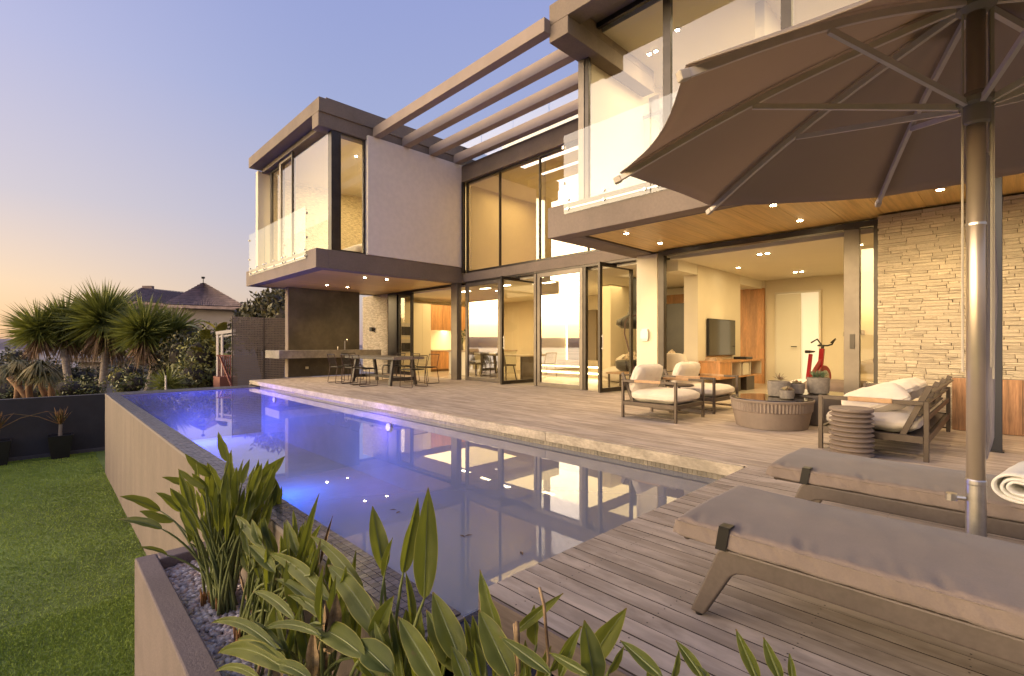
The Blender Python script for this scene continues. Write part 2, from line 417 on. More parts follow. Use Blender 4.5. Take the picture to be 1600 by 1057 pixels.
bm_ = t.nodes.new('ShaderNodeBump'); bm_.inputs['Strength'].default_value = .012; bm_.inputs['Distance'].default_value = .02
t.links.new(nn.outputs[0], bm_.inputs['Height']); t.links.new(bm_.outputs[0], gl.inputs['Normal']); t.links.new(bm_.outputs[0], fr.inputs['Normal'])
mx = t.nodes.new('ShaderNodeMixShader'); t.links.new(fr.outputs[0], ma.inputs[0]); t.links.new(ma.outputs[0], mx.inputs[0])
cl = t.nodes.new('ShaderNodeBsdfDiffuse'); cl.inputs[0].default_value = (.60,.59,.56,1); cl2 = t.nodes.new('ShaderNodeBsdfTranslucent'); cl2.inputs[0].default_value = (.6,.6,.62,1)
mc = t.nodes.new('ShaderNodeMixShader'); mc.inputs[0].default_value = .35; t.links.new(cl.outputs[0], mc.inputs[1]); t.links.new(cl2.outputs[0], mc.inputs[2])
mt = t.nodes.new('ShaderNodeMixShader'); mt.inputs[0].default_value = .43; t.links.new(tr.outputs[0], mt.inputs[1]); t.links.new(mc.outputs[0], mt.inputs[2])
t.links.new(mt.outputs[0], mx.inputs[1]); t.links.new(gl.outputs[0], mx.inputs[2]); t.links.new(mx.outputs[0], oo.inputs[0])
wa = MB().quad((PXL,PYN,WZ),(PXR,PYN,WZ),(PXR,1.6,WZ),(PXL,1.6,WZ)); wa.quad((PXL,1.6,WZ),(-1.71,1.6,WZ),(-1.71,4.545,WZ),(PXL,4.545,WZ))
o = wa.build('water', wm); struct(o)
# pool lamps
def lamp(kind, name, loc, power, colr, size=.05, target=None, spot=None, blend=.6, parent=None, sizey=None, spread=None):
    l = bpy.data.lights.new(name, kind); l.energy = power*(LW if colr[2] < colr[0] else 1); l.color = colr
    if kind == 'AREA':
        l.shape = 'RECTANGLE' if sizey else 'SQUARE'; l.size = size
        if sizey: l.size_y = sizey
        if spread: l.spread = spread
    else: l.shadow_soft_size = size
    if spot: l.spot_size = R(spot); l.spot_blend = blend
    o = bpy.data.objects.new(name, l); col.objects.link(o); o.location = loc
    if target is not None: o.rotation_euler = (Vector(loc)-Vector(target)).to_track_quat('Z','Y').to_euler()
    if parent: o.parent = parent
    return o
pl_m = emis('underwater_lens', (.45,.35,1), 3)
for (x, y, pw) in ((-13.9, 4.50, 14), (-7.9, 4.50, 10)):
    b = MB().tube([(x, 4.565, -.42), (x, 4.535, -.42)], .09, 20)
    f_ = b.build('pool_lamp', steel, pool)
    MB().tube([(x, 4.535, -.42), (x, 4.528, -.42)], .07, 20).build('lens', pl_m, f_)
for x, p1, p2 in ((-13.9, 16, 230), (-7.95, 14, 75)):
    lamp('POINT', 'pool_light', (x-.1, 4.25, -.36), p1, (.13,.07,1), .10)
    lamp('POINT', 'pool_light', (x-.6, 3.0, -1.0), p2, (.045,.075,1) if x < -10 else (.02,.13,1), .5)

# ---- terrace deck: planks one by one on a sub-frame
terr = MB().box(-15.93, 3.2, 4.60, 9.30, -1.6, -.05).box(-1.60, 3.2, 1.46, 4.60, -1.6, -.05).build('terrace', M('deck_substructure', (.03,.026,.022), .95))
struct(terr)
pw = .0925
y = 1.415; row = 0
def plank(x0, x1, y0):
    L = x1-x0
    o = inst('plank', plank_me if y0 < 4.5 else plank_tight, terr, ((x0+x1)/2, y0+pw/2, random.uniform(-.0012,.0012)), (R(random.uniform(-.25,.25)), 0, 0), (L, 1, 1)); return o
plank_me = MB().box(-.5,.5,-pw/2+.0030,pw/2-.0030,-.028,0).mesh('plank', [deck_m, M('gap_shade_edge', (.05,.036,.026), .95)])  # dark gap shade is put into the colour of the board sides
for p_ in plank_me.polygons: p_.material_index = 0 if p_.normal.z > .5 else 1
plank_tight = MB().box(-.5,.5,-pw/2+.0010,pw/2-.0010,-.028,0).mesh('plank', deck_m)
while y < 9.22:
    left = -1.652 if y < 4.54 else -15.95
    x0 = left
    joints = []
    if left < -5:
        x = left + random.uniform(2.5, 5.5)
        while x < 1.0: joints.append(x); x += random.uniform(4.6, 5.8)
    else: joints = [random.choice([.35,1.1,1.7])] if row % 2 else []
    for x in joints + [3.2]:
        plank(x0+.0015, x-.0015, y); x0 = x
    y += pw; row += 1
b = MB()
for r_ in range(34):
    yy = 1.415+pw*(r_+.5)
    for xx in [-1.45+.45*k for k in range(10)]:
        for dy in (-.024, .024): b.lathe([(.0035,0),(.0035,.0006)], 6, (xx+random.uniform(-.004,.004), yy+dy, .0005))
o = b.build('deck_screws', M('dull_screw_head', (.06,.045,.035), .5, .5), terr); o['kind'] = 'stuff'
# the trimmed edge board of the deck by the pool
MB().box(-1.655,-1.63,1.44,4.56,-.14,-.03).build('edge_board', deck_m, terr)
MB().box(-1.655,3.2,1.40,1.413,-.16,-.003).build('edge_board', M('deck_edge_board', (.20,.15,.12), .8, var=.25, vs=5, stretch=(.5,6,6)), terr)
MB().box(-1.60,3.2,1.43,1.455,-2.1,-.17).build('under_deck_wall', wallm, terr)
# travertine coping face above the water
x = -15.95
while x < -1.70:
    x1 = min(x+2.38, -1.672) if x+2.38 < -2.6 else -1.672
    MB().box(x+.002, x1-.002, 4.515, 4.60, -.115, -.004).build('coping_stone', travert, terr, bevel=.003)
    x = x1
MB().box(-15.98,-15.95,4.52,9.3,-.5,-.004).build('coping_stone', travert, terr)

# ================================================================== HOUSE
house = thing('modern_house', 'large taupe two storey modern house with timber soffits and open roof beams behind the pool', 'house')
XL, XLL = -11.63, -17.12
FY = 9.25
def part(name, boxes, mat, bevel=.006, parent=None, m=None):
    b = MB()
    for q in boxes: b.box(*q)
    return b.build(name, mat, parent or house, bevel=bevel)
# --- left volume
part('slab', [(XLL, XL, 4.75, 5.05, 2.93, 3.40), (XL-.32, XL, 5.05, 9.24, 2.93, 3.40), (XLL, XLL+.32, 5.05, 14.3, 2.93, 3.40), (XLL+.32, XL-.32, 5.05, 14.3, 2.97, 3.398)], plaster)
part('roof_slab', [(XLL, XL-.42, 4.82, 5.15, 6.74, 7.06), (XLL, XLL+.35, 5.15, 14.3, 6.74, 7.06), (XLL+.35, XL-.42, 5.15, 14.3, 6.66, 7.0)], plaster)
part('roof_beam', [(XL-.42, XL, 4.82, 9.24, 6.72, 7.06), (XL-.42, XL-.04, 4.822, 9.24, 6.38, 6.72)], plaster)
part('parapet', [(XL-1.9, XL-.05, 5.02, 9.6, 7.06, 7.12)], plaster, bevel=.003)
part('end_wall', [(-17.12, -16.9, 5.03, 14.3, 3.40, 6.66)], cream)
part('white_wall', [(-11.92, -11.60, 6.08, 9.235, 3.402, 6.49)], white_pl)
# soffit boards under the left volume
sb = MB().box(-.5,.5,-.5,.5,0,.02).mesh('soffit_board', soffit_m)
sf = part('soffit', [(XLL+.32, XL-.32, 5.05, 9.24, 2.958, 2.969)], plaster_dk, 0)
x = XLL+.34
while x < XL-.34:
    x1 = min(x+.6, XL-.33); inst('soffit_board', sb, sf, ((x+x1)/2, 7.15, 2.938), (0,0,0), (x1-x-.004, 4.16, 1)); x = x1
# --- right volume
XR = -5.65; YR = 6.36; XE = 2.6
part('slab', [(XR, XE, YR, YR+.28, 2.93, 3.46), (XR, XR+.45, YR+.28, 9.24, 2.93, 3.46), (XR+.45, XE, YR+.28, 9.24, 2.985, 3.458)], plaster)
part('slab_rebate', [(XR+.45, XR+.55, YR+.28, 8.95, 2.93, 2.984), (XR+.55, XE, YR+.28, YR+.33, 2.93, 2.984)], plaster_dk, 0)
part('roof_slab', [(XR, XE, 6.40, 6.75, 6.66, 7.02), (XR, XE, 6.75, 12.5, 6.90, 7.02)], plaster)
part('roof_beam', [(XR, XR+.42, 6.402, 9.24, 6.36, 6.66), (XR, XR+.42, 6.75, 9.24, 6.66, 6.90)], plaster)
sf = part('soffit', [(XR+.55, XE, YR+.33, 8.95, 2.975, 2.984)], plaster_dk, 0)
x = -5.08
while x < XE-.05:
    x1 = min(x+.475, XE); inst('soffit_board', sb, sf, ((x+x1)/2, 7.82, 2.955), (0,0,0), (x1-x-.004, 2.25, 1)); x = x1
# --- pergola beams
for y0 in (6.25, 7.13, 8.01, 8.89):
    part('pergola_beam', [(XL-.04, XR+.02, y0, y0+.20, 6.50, 6.75)], M('pergola_plaster', (.33,.26,.215), .85, var=.08, vs=1.2, bump=.2, bs=45, dist=.005) if y0 == 6.25 else bpy.data.materials['pergola_plaster'])
# --- centre facade
part('facade_fascia', [(XL, XR, FY-.10, FY+.25, 5.97, 6.46)], plaster)
part('roof_slab', [(XL-.4, XR+.4, FY+.25, 14.3, 6.05, 6.44)], plaster)
part('facade_band', [(XL+.03, -5.2, FY-.04, FY+.2, 2.96, 3.215)], plaster)
part('floor_slab', [(XL, XE, FY+.2, 14.3, 2.90, 3.28)], cream_w)
part('parapet', [(XL+.6, XR+.1, 10.3, 10.5, 6.44, 7.35)], white_pl)
rg = part('roof_balustrade', [(XL-.9, XR, 9.50, 9.53, 6.44, 6.50)], alu)
for i in range(5):
    MB().box(XL-.8+i*1.35, XL+.53+i*1.35, 9.505, 9.52, 6.50, 7.42).build('glass_panel', rail_glass, rg)
# kitchen side corner post and columns
part('corner_post', [(-11.96, -11.66, 9.02, 9.20, 0, 2.928)], alu_l)
part('corner_post', [(-11.60, -11.52, 9.14, 9.24, 3.22, 5.97)], alu)
part('corner_post', [(-4.93, -4.80, 8.86, 8.98, 0, 2.928)], alu)
part('column', [(-5.50, -5.02, 9.00, 9.32, 0, 2.928)], cream)
# --- windows
def window(x0, x1, y, z0, z1, fw=.06, mullions=(), gm=glass, fm=alu, name='window', d=.07, parent=None, axis='x', mw=.03, pdv=0):
    """a framed glazed opening; axis 'x': spans x at depth y; axis 'y': spans y at x = y"""
    M4 = None if axis == 'x' else Matrix(((0,-1,0,0),(1,0,0,0),(0,0,1,0),(0,0,0,1)))
    T = Matrix.Translation((0, y, 0)) if axis == 'x' else Matrix(((0,1,0,y),(1,0,0,0),(0,0,1,0),(0,0,0,1)))
    b = MB()
    b.box(x0, x0+fw, -d/2, d/2, z0, z1, 0, T).box(x1-fw, x1, -d/2, d/2, z0, z1, 0, T)
    b.box(x0+fw, x1-fw, -d/2, d/2, z1-fw, z1, 0, T).box(x0+fw, x1-fw, -d/2, d/2, z0, z0+fw, 0, T)
    f = b.build(name, fm, parent or house, bevel=.003)
    xs = [x0+fw] + [m for m in mullions] + [x1-fw]
    for m in mullions:
        MB().box(m-mw/2, m+mw/2, -d/2-.004, d/2+.004, z0+fw, z1-fw, 0, T).build('mullion', fm, f)
    for a, c in zip(xs[:-1], xs[1:]):
        p = MB().box(a+.005 if a != x0+fw else a, c-.005 if c != x1-fw else c, -.006, .006, z0+fw, z1-fw, 0, T).build('pane', gm, f)
    return f
window(-11.50, XR+.6, FY+.03, 3.22, 5.965, .06, (-10.02, -8.50, -6.95), glass_dk)
window(-11.50, -9.95, FY, .0, 2.90, .10, (), glass_hi, alu_l, d=.08)
window(-8.55, -7.08, FY, .0, 2.90, .10, (), glass_hi, alu_l, d=.08)
part('door_track', [(-11.5, -5.5, FY-.03, FY+.09, 2.902, 2.958)], alu, .002)
# pivot doors
def pivot_door(x0, y0, x1, y1, h, name='glass_door'):
    v = Vector((x1-x0, y1-y0, 0)); L = v.length; ang = math.atan2(v.y, v.x)
    e = Matrix.Translation((x0, y0, 0)) @ Matrix.Rotation(ang, 4, 'Z')
    b = MB(); fw = .085; d = .06
    b.box(0, fw, -d/2, d/2, .015, h, 0, e).box(L-fw, L, -d/2, d/2, .015, h, 0, e).box(fw, L-fw, -d/2, d/2, h-fw, h, 0, e).box(fw, L-fw, -d/2, d/2, .015, .015+fw*1.1, 0, e)
    f = b.build(name, alu, house, bevel=.003)
    MB().box(fw, L-fw, -.006, .006, .015+fw*1.1, h-fw, 0, e).build('pane', glassmat('clear_door_glass', (.92,.90,.82), .02, .9) if 'clear_door_glass' not in bpy.data.materials else bpy.data.materials['clear_door_glass'], f)
    MB().tube([e @ Vector((.04, -.075, .95)), e @ Vector((.04, -.075, 1.30))], .012, 8).box(.03,.05,-.075,-.03,.98,1.0,0,e).box(.03,.05,-.075,-.03,1.25,1.27,0,e).build('handle', steel, f)
pivot_door(-9.39, 8.72, -9.40, 10.15, 2.88)
pivot_door(-6.33, 8.82, -6.24, 10.02, 2.90)
part('door_jamb', [(-8.66,-8.57, FY-.05, FY+.05, 0, 2.9)], alu_l)
part('door_jamb', [(-7.06,-6.98, FY-.05, FY+.05, 0, 2.9)], alu)
# kitchen opening: dark stile, sliding panel
part('door_frame', [(-16.0, -15.38, 9.18, 9.34, 0, 2.86), (-16.0, -11.96, 9.18, 9.34, 2.86, 2.93)], alu, .003)
window(-15.38, -14.45, 9.26, .0, 2.86, .12, (), glass, alu, 'sliding_panel')
# living room opening
part('door_frame', [(-4.80, -1.36, 8.82, 8.98, 2.84, 2.93)], alu, .003)
part('door_frame', [(-4.80, -1.36, 8.82, 8.98, -.01, .006)], alu, .003)
part('door_frame', [(-1.42, -1.36, 8.82, 8.98, .006, 2.84)], alu, .003)
window(-1.62, -1.42, 8.93, .006, 2.84, .0, (), glass, alu, 'sliding_panel')
f = part('door_stile', [(-1.80, -1.60, 8.86, 8.95, .006, 2.84)], alu_l, .003)
MB().box(-1.72,-1.66,8.845,8.862,1.02,1.24).build('handle', alu, f)
# upper left corner glazing
window(-14.38, -11.86, 5.20, 3.402, 6.66, .05, (), glass, alu)
window(-15.55, -14.40, 5.26, 3.402, 6.66, .14, (), glass, alu_l, 'sliding_panel')
window(-16.6, -15.5, 5.34, 3.402, 6.66, .12, (), glass, alu, 'sliding_panel')
part('travertine_lining', [(-16.9, -16.87, 5.42, 9.6, 3.402, 6.50)], M('interior_travertine', (.52,.43,.26), .8, var=.35, vs=7, stretch=(1,1,6), bump=.9, bs=18, dist=.02), 0)
part('corner_post', [(-11.86, -11.70, 5.16, 5.36, 3.402, 6.39)], alu)
window(5.36, 6.06, -11.74, 3.402, 6.39, .05, (), glass, alu, axis='y')
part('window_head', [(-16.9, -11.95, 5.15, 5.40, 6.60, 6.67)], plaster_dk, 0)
# upper right glazing
window(-5.50, 2.6, 7.25, 3.462, 6.89, .09, (-3.86, -2.12, -.38, 1.36), glassmat('upper_right_glass', (.93,.92,.88), .05, .9), alu, mw=.13)
part('corner_pillar', [(-5.64, -5.50, 7.20, 7.42, 3.46, 6.88)], alu_l)
part('side_wall', [(-5.62, -5.50, 7.42, 12.5, 3.46, 6.88)], cream)
# stone-clad walls
def stone_wall(x0, x1, yf, z0, z1, nmax, vis, side=None, hs=(.030,.062), ls=(.09,.36)):
    sw = MB().box(x0, x1, yf+.03, yf+.30, z0, z1).build('stone_wall', mortar, house)
    meshes = []
    for k in range(10):
        b = bmesh.new(); bmesh.ops.create_cube(b, size=1)
        for v in b.verts:
            v.co += Vector((random.uniform(-.02,.02), random.uniform(-.12,.12) if v.co.y < 0 else 0, random.uniform(-.06,.04)))
        bmesh.ops.bevel(b, geom=[e for e in b.edges if all(v.co.y < 0 for v in e.verts)], offset=.05, segments=1, affect='EDGES')
        me = bpy.data.meshes.new('stone'); b.to_mesh(me); b.free(); me.materials.append(stone_m); meshes.append(me)
    stones = []
    z = z0
    while z < z1-.012:
        h = min(random.uniform(*hs), z1-z); x = x0 - random.uniform(0,.1)
        while x < x1:
            L = random.uniform(*ls); xa = max(x, x0); xb = min(x+L, x1)
            if xb-xa > .02:
                # now and then two thin stones share a course
                if h > .045 and random.random() < .3:
                    k_ = random.uniform(.35,.65); stones.append((xa, xb, z, z+h*k_)); stones.append((xa, xb, z+h*k_, z+h))
                else: stones.append((xa, xb, z, z+h))
            x += L
        z += h
    vis_s = [s for s in stones if vis[0] < (s[0]+s[1])/2 < vis[1]]
    vis_s.sort(key=lambda s: -(s[1]-s[0])*(s[3]-s[2])); pick = set(vis_s[:nmax])
    V = []; F = []
    for s in stones:
        me = random.choice(meshes); pr = random.uniform(.040,.054)
        loc = ((s[0]+s[1])/2, yf+.045, (s[2]+s[3])/2); scl = (s[1]-s[0]-.004, pr, s[3]-s[2]-.0028)
        if s in pick: inst('stone', me, sw, loc, (R(random.uniform(-1.5,1.5)), R(random.uniform(-.5,.5)), 0), scl)
        else:
            n0 = len(V)
            for v in me.vertices: V.append((loc[0]+v.co.x*scl[0], loc[1]+v.co.y*scl[1], loc[2]+v.co.z*scl[2]))
            for p in me.polygons:
                vs = [n0+i for i in p.vertices]
                for k in range(1, len(vs)-1): F.append((vs[0], vs[k], vs[k+1]))
    if F:
        o = np_mesh('stones', V, F, M('ledge_stone_mass', (.50,.42,.30), .85, var=.26, vs=5, stretch=(1,1,5), bump=.7, bs=30, dist=.012, fine=.12, fs=60), sw); o['kind'] = 'stuff'
    return sw
stone_wall(-1.34, XE, 8.60, 0, 2.93, 297, (-1.34, .25))
stone_wall(-17.9, -15.98, 9.14, 0, 2.93, 0, (0, 0))
# small box lamp on the far stone wall
part('wall_lamp', [(-17.1, -16.93, 9.02, 9.12, 1.56, 1.72)], black_m)
# braai wall with concrete counter
part('braai_wall', [(-16.62, -16.36, 5.77, 5.80, 0, 2.93)], plaster, 0)
part('braai_wall', [(-16.60, -16.36, 5.80, 8.25, 0, 2.93)], marble_dk, .003)
cn = part('counter', [(-16.36, -15.62, 5.80, 8.70, .63, .88), (-16.9, -15.62, 5.25, 5.80, .63, .88)], concrete, .004)
MB().box(-15.66,-15.62,5.246,5.40,.63,.88)
MB().box(-15.95,-15.70,7.3,7.95,.881,.884).build('sink', steel, cn)
MB().tube([(-16.15,7.6,.88),(-16.15,7.6,1.18),(-16.10,7.6,1.25),(-16.0,7.6,1.26),(-15.95,7.6,1.18)], .018, 8).tube([(-16.15,7.35,.88),(-16.15,7.35,1.0)], .015, 6).build('tap', steel, cn)
MB().box(-16.361,-16.35,6.33,6.43,.25,.33).build('socket_plate', M('socket_plate', (.7,.62,.4), .5), house)
MB().box(-15.70,-15.60,9.0,9.14,0,0) 
# thermostat box on the cream column
MB().box(-5.36,-5.22,8.955,8.999,1.15,1.40).box(-5.38,-5.20,8.94,8.956,1.19,1.36).build('wall_box', M('white_plastic', (.75,.73,.68), .4), house, bevel=.006)

# --- balustrades with stand-offs
def balustrade(xs, y, z0, z1, hp):
    rl = MB().box(xs[0], xs[-1], y+.016, y+.03, z0+.08, z0+.10).build('balustrade', steel, house)
    for a, c in zip(xs[:-1], xs[1:]):
        MB().box(a+.008, c-.008, y-.008, y+.008, z0, z1).build('glass_panel', rail_glass, rl, bevel=.002)
        for fx in (.06, .5, .94):
            for dz in (.08, .23):
                x = a+(c-a)*fx; MB().tube([(x, y+.03, z0+dz), (x, y-.022, z0+dz)], .024, 12).build('stand_off', steel, rl)
    for x in (xs[0], xs[-1]):
        for dz in (.5, 1.1): MB().box(x-.02, x+.02, y-.02, y+.04, z0+dz, z0+dz+.05).build('glass_clip', steel, rl)
balustrade((-16.68, -15.22, -13.68, -12.15), 4.715, 3.20, 4.50, 0)
balustrade((-5.26, -3.63, -2.0, -.37, 1.26), 6.325, 3.27, 4.59, 0)

MB().box(-5.9,-5.7,8.05,8.2,6.752,6.84).build('roof_lamp', black_m, house)
# --- downlights (ring + lens, a spot each)
lens_m = emis('downlight_lens', (1,.80,.48), 70)
WARM = (1, .70, .34)
ringm = MB().lathe([(.055,0),(.055,-.006),(.04,-.008)], 20).mesh('downlight', steel)
lensm = MB().lathe([(.036,-.0085),(.036,-.011),(.001,-.012)], 16).mesh('lens', lens_m)
def downlight(x, y, z, p, spot=125, double=False):
    for dx in ((-.07,.07) if double else (0,)):
        a = inst('downlight', ringm, house, (x+dx, y, z)); inst('lens', lensm, a)
    if p: lamp('SPOT', 'downlight_beam', (x, y, z-.03), p, WARM, .035, (x, y, 0), spot, .7)
for x, y in ((-4.52,7.08),(-4.52,8.20),(-2.22,7.03),(-2.22,8.20),(-.60,7.76),(1.2,7.1),(1.2,8.2)): downlight(x, y, 2.954, 50)
for x, y in ((-14.99,6.47),(-15.04,7.17),(-12.52,6.47),(-12.47,7.12)): downlight(x, y, 2.937, 50)

# ================================================================== INTERIORS
floor_m = M('warm_stone_floor', (.52,.45,.34), .25, var=.06, vs=.7)
part('interior_floor', [(-17.0, XE, 9.30, 14.3, -.12, .002), (-4.9, XE, 8.98, 9.30, -.12, .002)], floor_m, 0)
part('interior_wall', [(-17.1, XE, 14.3, 14.5, 0, 6.9)], cream, 0)
part('interior_wall', [(-17.12, -16.9, 9.40, 14.3, 0, 2.93)], cream, 0)
part('interior_wall', [(XE, XE+.15, 8.9, 14.5, 0, 6.9)], cream, 0)
part('tv_wall', [(-5.09, -4.77, 10.29, 12.67, 0, 2.82)], cream, .004)
part('interior_ceiling', [(-4.9, XE, 9.30, 14.3, 2.82, 2.90)], cream_w, 0)
part('interior_ceiling', [(-17.0, -5.1, 9.40, 14.3, 2.84, 2.90)], cream_w, 0)
part('bulkhead', [(-5.1, -4.78, 9.4, 14.3, 2.6, 2.84)], cream_w, 0)
wp = part('veneer_panelling', [(-7.6, -4.72, 14.2, 14.295, 0, 2.62)], wood_or, .003)
part('bulkhead', [(-7.6, -4.72, 14.2, 14.29, 2.62, 2.82)], cream_w, 0)
# interior door and frame in the back wall of the living room
df = part('door_frame', [(-4.45,-4.40,14.19,14.3,0,2.42),(-3.42,-3.37,14.19,14.3,0,2.42),(-4.45,-3.37,14.19,14.3,2.42,2.47)], M('white_joinery', (.72,.66,.54), .5), .003)
part('doorway_recess', [(-4.40,-3.42,14.27,14.295,0,2.42)], emis('passage_wall_glow', (1,.80,.48), .22), 0)  # wall itself emits faintly, standing in for light from the passage
dl_ = part('door_leaf', [(-4.38,-3.80,14.10,14.14,.01,2.40)], M('cream_door', (.74,.70,.58), .4), .003)
MB().tube([(-3.90,14.10,1.02),(-3.90,14.04,1.02),(-4.01,14.04,1.02)], .012, 6).build('handle', black_m, dl_)
MB().box(-2.9,-2.72,14.24,14.299,1.28,1.38).box(-2.6,-2.48,14.24,14.299,1.32,1.42).build('switch_plate', M('switch_grey', (.2,.18,.15), .5), house)
# stepped light strips and dark panel seen through the pivot door
part('dark_panel', [(-11.6,-10.3,14.18,14.29,.45,2.3)], M('dark_joinery', (.20,.155,.10), .5), .003)
part('stair_step', [(-12.2,-8.6,12.6,14.2,0,.17),(-12.0,-8.6,13.2,14.2,.17,.34),(-11.8,-8.6,13.8,14.2,.34,.5)], M('step_stone', (.5,.42,.28), .5, var=.05), .003)
strip = emis('light_strip', (1,.78,.40), 9)
part('light_strip', [(-12.2,-8.6,12.585,12.60,.115,.155)], strip, 0); part('light_strip', [(-12.0,-8.6,13.185,13.20,.29,.32)], strip, 0)
part('light_strip', [(-11.65,-11.61,14.16,14.18,.5,2.3)], strip, 0)
part('wall_pier', [(-8.6,-8.2,12.0,14.2,0,2.84)], cream, .004)
# black built-in unit at the back of the lounge
part('dark_cupboard', [(-8.15,-6.35,13.7,14.2,.5,2.3)], M('black_joinery', (.03,.025,.02), .3, var=.2, vs=3), .004)
# upper floors
part('upper_wall', [(XL-.25, XL, FY+.3, 12.6, 3.28, 6.05)], cream, 0)
part('upper_wall', [(XL, XR, 12.6, 12.75, 3.28, 6.05)], cream, 0)
part('upper_ceiling', [(XL, XR, FY+.25, 12.6, 5.98, 6.049)], cream_w, 0)
part('upper_partition', [(-8.62,-8.46,9.45,12.6,3.28,5.98)], cream, 0)
part('upper_wall', [(-16.9, -11.95, 9.6, 9.72, 3.40, 6.6)], cream, 0)
part('upper_ceiling', [(-16.9, -11.95, 5.4, 9.6, 6.56, 6.62)], cream_w, 0)
part('upper_ceiling', [(-5.5, XE, 7.4, 12.5, 6.80, 6.89)], cream_w, 0)
part('upper_wall', [(-5.5, XE, 11.6, 11.75, 3.46, 6.80)], cream, 0)
part('upper_wall', [(-3.0, -2.85, 8.6, 11.6, 3.46, 6.80)], cream, 0)
part('upper_door_frame', [(-4.9,-4.82,11.5,11.6,3.46,5.9),(-4.0,-3.92,11.5,11.6,3.46,5.9),(-4.9,-3.92,11.5,11.6,5.9,5.98)], alu_l, .003)
# kitchen run
kt = thing('kitchen_units', 'tall cream cupboards and orange timber kitchen units with lit splashback seen through the kitchen doors', 'kitchen')
def kp(name, q, mat, bev=.003, par=None):
    b = MB()
    for r_ in (q if isinstance(q, list) else [q]): b.box(*r_)
    return b.build(name, mat, par or kt, bevel=bev)
creamcab = M('cream_cupboard', (.66,.58,.40), .45)
oven = kp('oven_column', (-16.3,-15.6,9.38,10.02,0,2.62), creamcab)
for z in (.75, 1.35): kp('oven', (-15.6,-15.585,9.42,9.98,z,z+.50), steel, .003, oven); 
for z in (.80, 1.40): kp('oven_window', (-15.585,-15.578,9.50,9.92,z,z+.32), black_m, .002, oven)
for y0 in (10.03, 10.42): kp('tall_cupboard', (-16.3,-15.6,y0,y0+.385,0,2.62), creamcab)
for i in range(4): 
    y0 = 10.82+i*.55
    kp('upper_cupboard', (-16.0,-15.62,y0,y0+.545,1.62,2.60), wood_or); kp('lower_cupboard', (-16.2,-15.6,y0,y0+.545,.1,.80), wood_or)
kp('worktop', (-16.25,-15.57,10.82,13.02,.80,.85), M('worktop', (.5,.42,.28), .3))
kp('splashback', (-16.3,-16.22,10.82,13.02,.85,1.62), M('splashback', (.85,.80,.62), .5))
kp('kickboard', (-16.1,-15.7,10.82,13.02,0,.1), M('kick', (.3,.2,.1), .6))
lamp('AREA', 'splashback_light', (-15.85, 11.9, 1.60), 22, WARM, .1, (-16.1, 11.9, .85), sizey=2.0)
isl = thing('kitchen_island', 'white kitchen island with a pale worktop and a vase of leaves on it', 'kitchen island', (-13.55, 11.7, 0))
MB().box(-.5,.5,-1.2,1.2,0,.80).build('body', M('island_cream', (.72,.66,.50), .5), isl, bevel=.004)
MB().box(-.54,.54,-1.24,1.24,.80,.86).build('worktop', M('island_top', (.50,.38,.26), .3, var=.1), isl, bevel=.004)

# --- room lights
def room(x, y, z, p, sx, sy, c=(1,.72,.34)): lamp('AREA', 'room_light', (x, y, z), p, c, sx, (x, y, 0), sizey=sy)
room(-14.2, 11.6, 2.80, 60, 2.5, 2.5)
room(-9.2, 11.4, 2.80, 62, 3.2, 2.4)
room(-6.3, 11.4, 2.80, 22, 1.6, 2.2)
room(-2.0, 11.6, 2.78, 62, 4.0, 3.0)
room(-3.2, 9.9, 2.78, 22, 2.0, .7)
room(-14.2, 7.6, 6.50, 130, 3.2, 2.6, (1,.78,.44))
room(-10.2, 11.0, 5.90, 42, 2.2, 2.0)
room(-6.9, 11.0, 5.90, 36, 1.6, 2.0)
room(-4.1, 9.2, 6.74, 42, 1.6, 2.6, (1,.80,.48))
room(-.6, 9.2, 6.74, 56, 3.2, 2.6, (1,.80,.48))
for x, y in ((-3.3,9.9),(-1.9,10.2)): downlight(x, y, 2.815, 6, 110, True)
downlight(-4.3, 11.3, 2.815, 30, 70)
downlight(-3.55, 13.0, 2.815, 10, 100, True)
for x, y in ((-14.0,6.4),(-13.3,6.6)): downlight(x, y, 6.555, 0)
for x, y in ((-4.9,8.6),(-4.3,8.3),(-1.2,8.3)): downlight(x, y, 6.795, 6, 110, True)
for x, y in ((-10.6,10.0),(-9.2,10.4),(-12.7,10.2),(-11.6,10.1)):
    MB().box(x-.2,x+.2,y-.06,y+.06,2.826,2.838).build('ceiling_light', emis('cool_ceiling_light', (1,.88,.62), 12) if 'cool_ceiling_light' not in bpy.data.materials else bpy.data.materials['cool_ceiling_light'], house)

# ================================================================== SOFT SHAPES
def cushion_mesh(name, sx, sy, sz, mat, n=12, puff=.35, wr=.006, seed=0, flat=.5):
    """pillow-like block: rounded box with crowned top, soft wrinkles"""
    b = bmesh.new(); bmesh.ops.create_cube(b, size=1)
    bmesh.ops.subdivide_edges(b, edges=b.edges[:], cuts=n, use_grid_fill=True)
    for v in b.verts:
        x, y, z = v.co*2
        ex = 1-abs(x)**4; ey = 1-abs(y)**4
        k = (1-.10*abs(y)**6*1) ; k2 = (1-.10*abs(x)**6)
        # round the edges
        rx = x*(1-.06*(y*y)**3-.05*(z*z)**2); ry = y*(1-.06*(x*x)**3-.05*(z*z)**2)
        rz = z*(flat+(1-flat)*max(0, ex*ey)**puff)
        nz = noise.noise(Vector((x*3.1+seed, y*3.1, z*2+seed*3)))
        nf = noise.noise(Vector((x*8+seed, y*8, z*6)))
        v.co = Vector((rx*sx/2, ry*sy/2, rz*sz/2)) + Vector((nf, nz, nz+.5*nf))*wr
    me = bpy.data.meshes.new(name); b.to_mesh(me); b.free(); me.materials.append(mat)
    for p in me.polygons: p.use_smooth = True
    return me
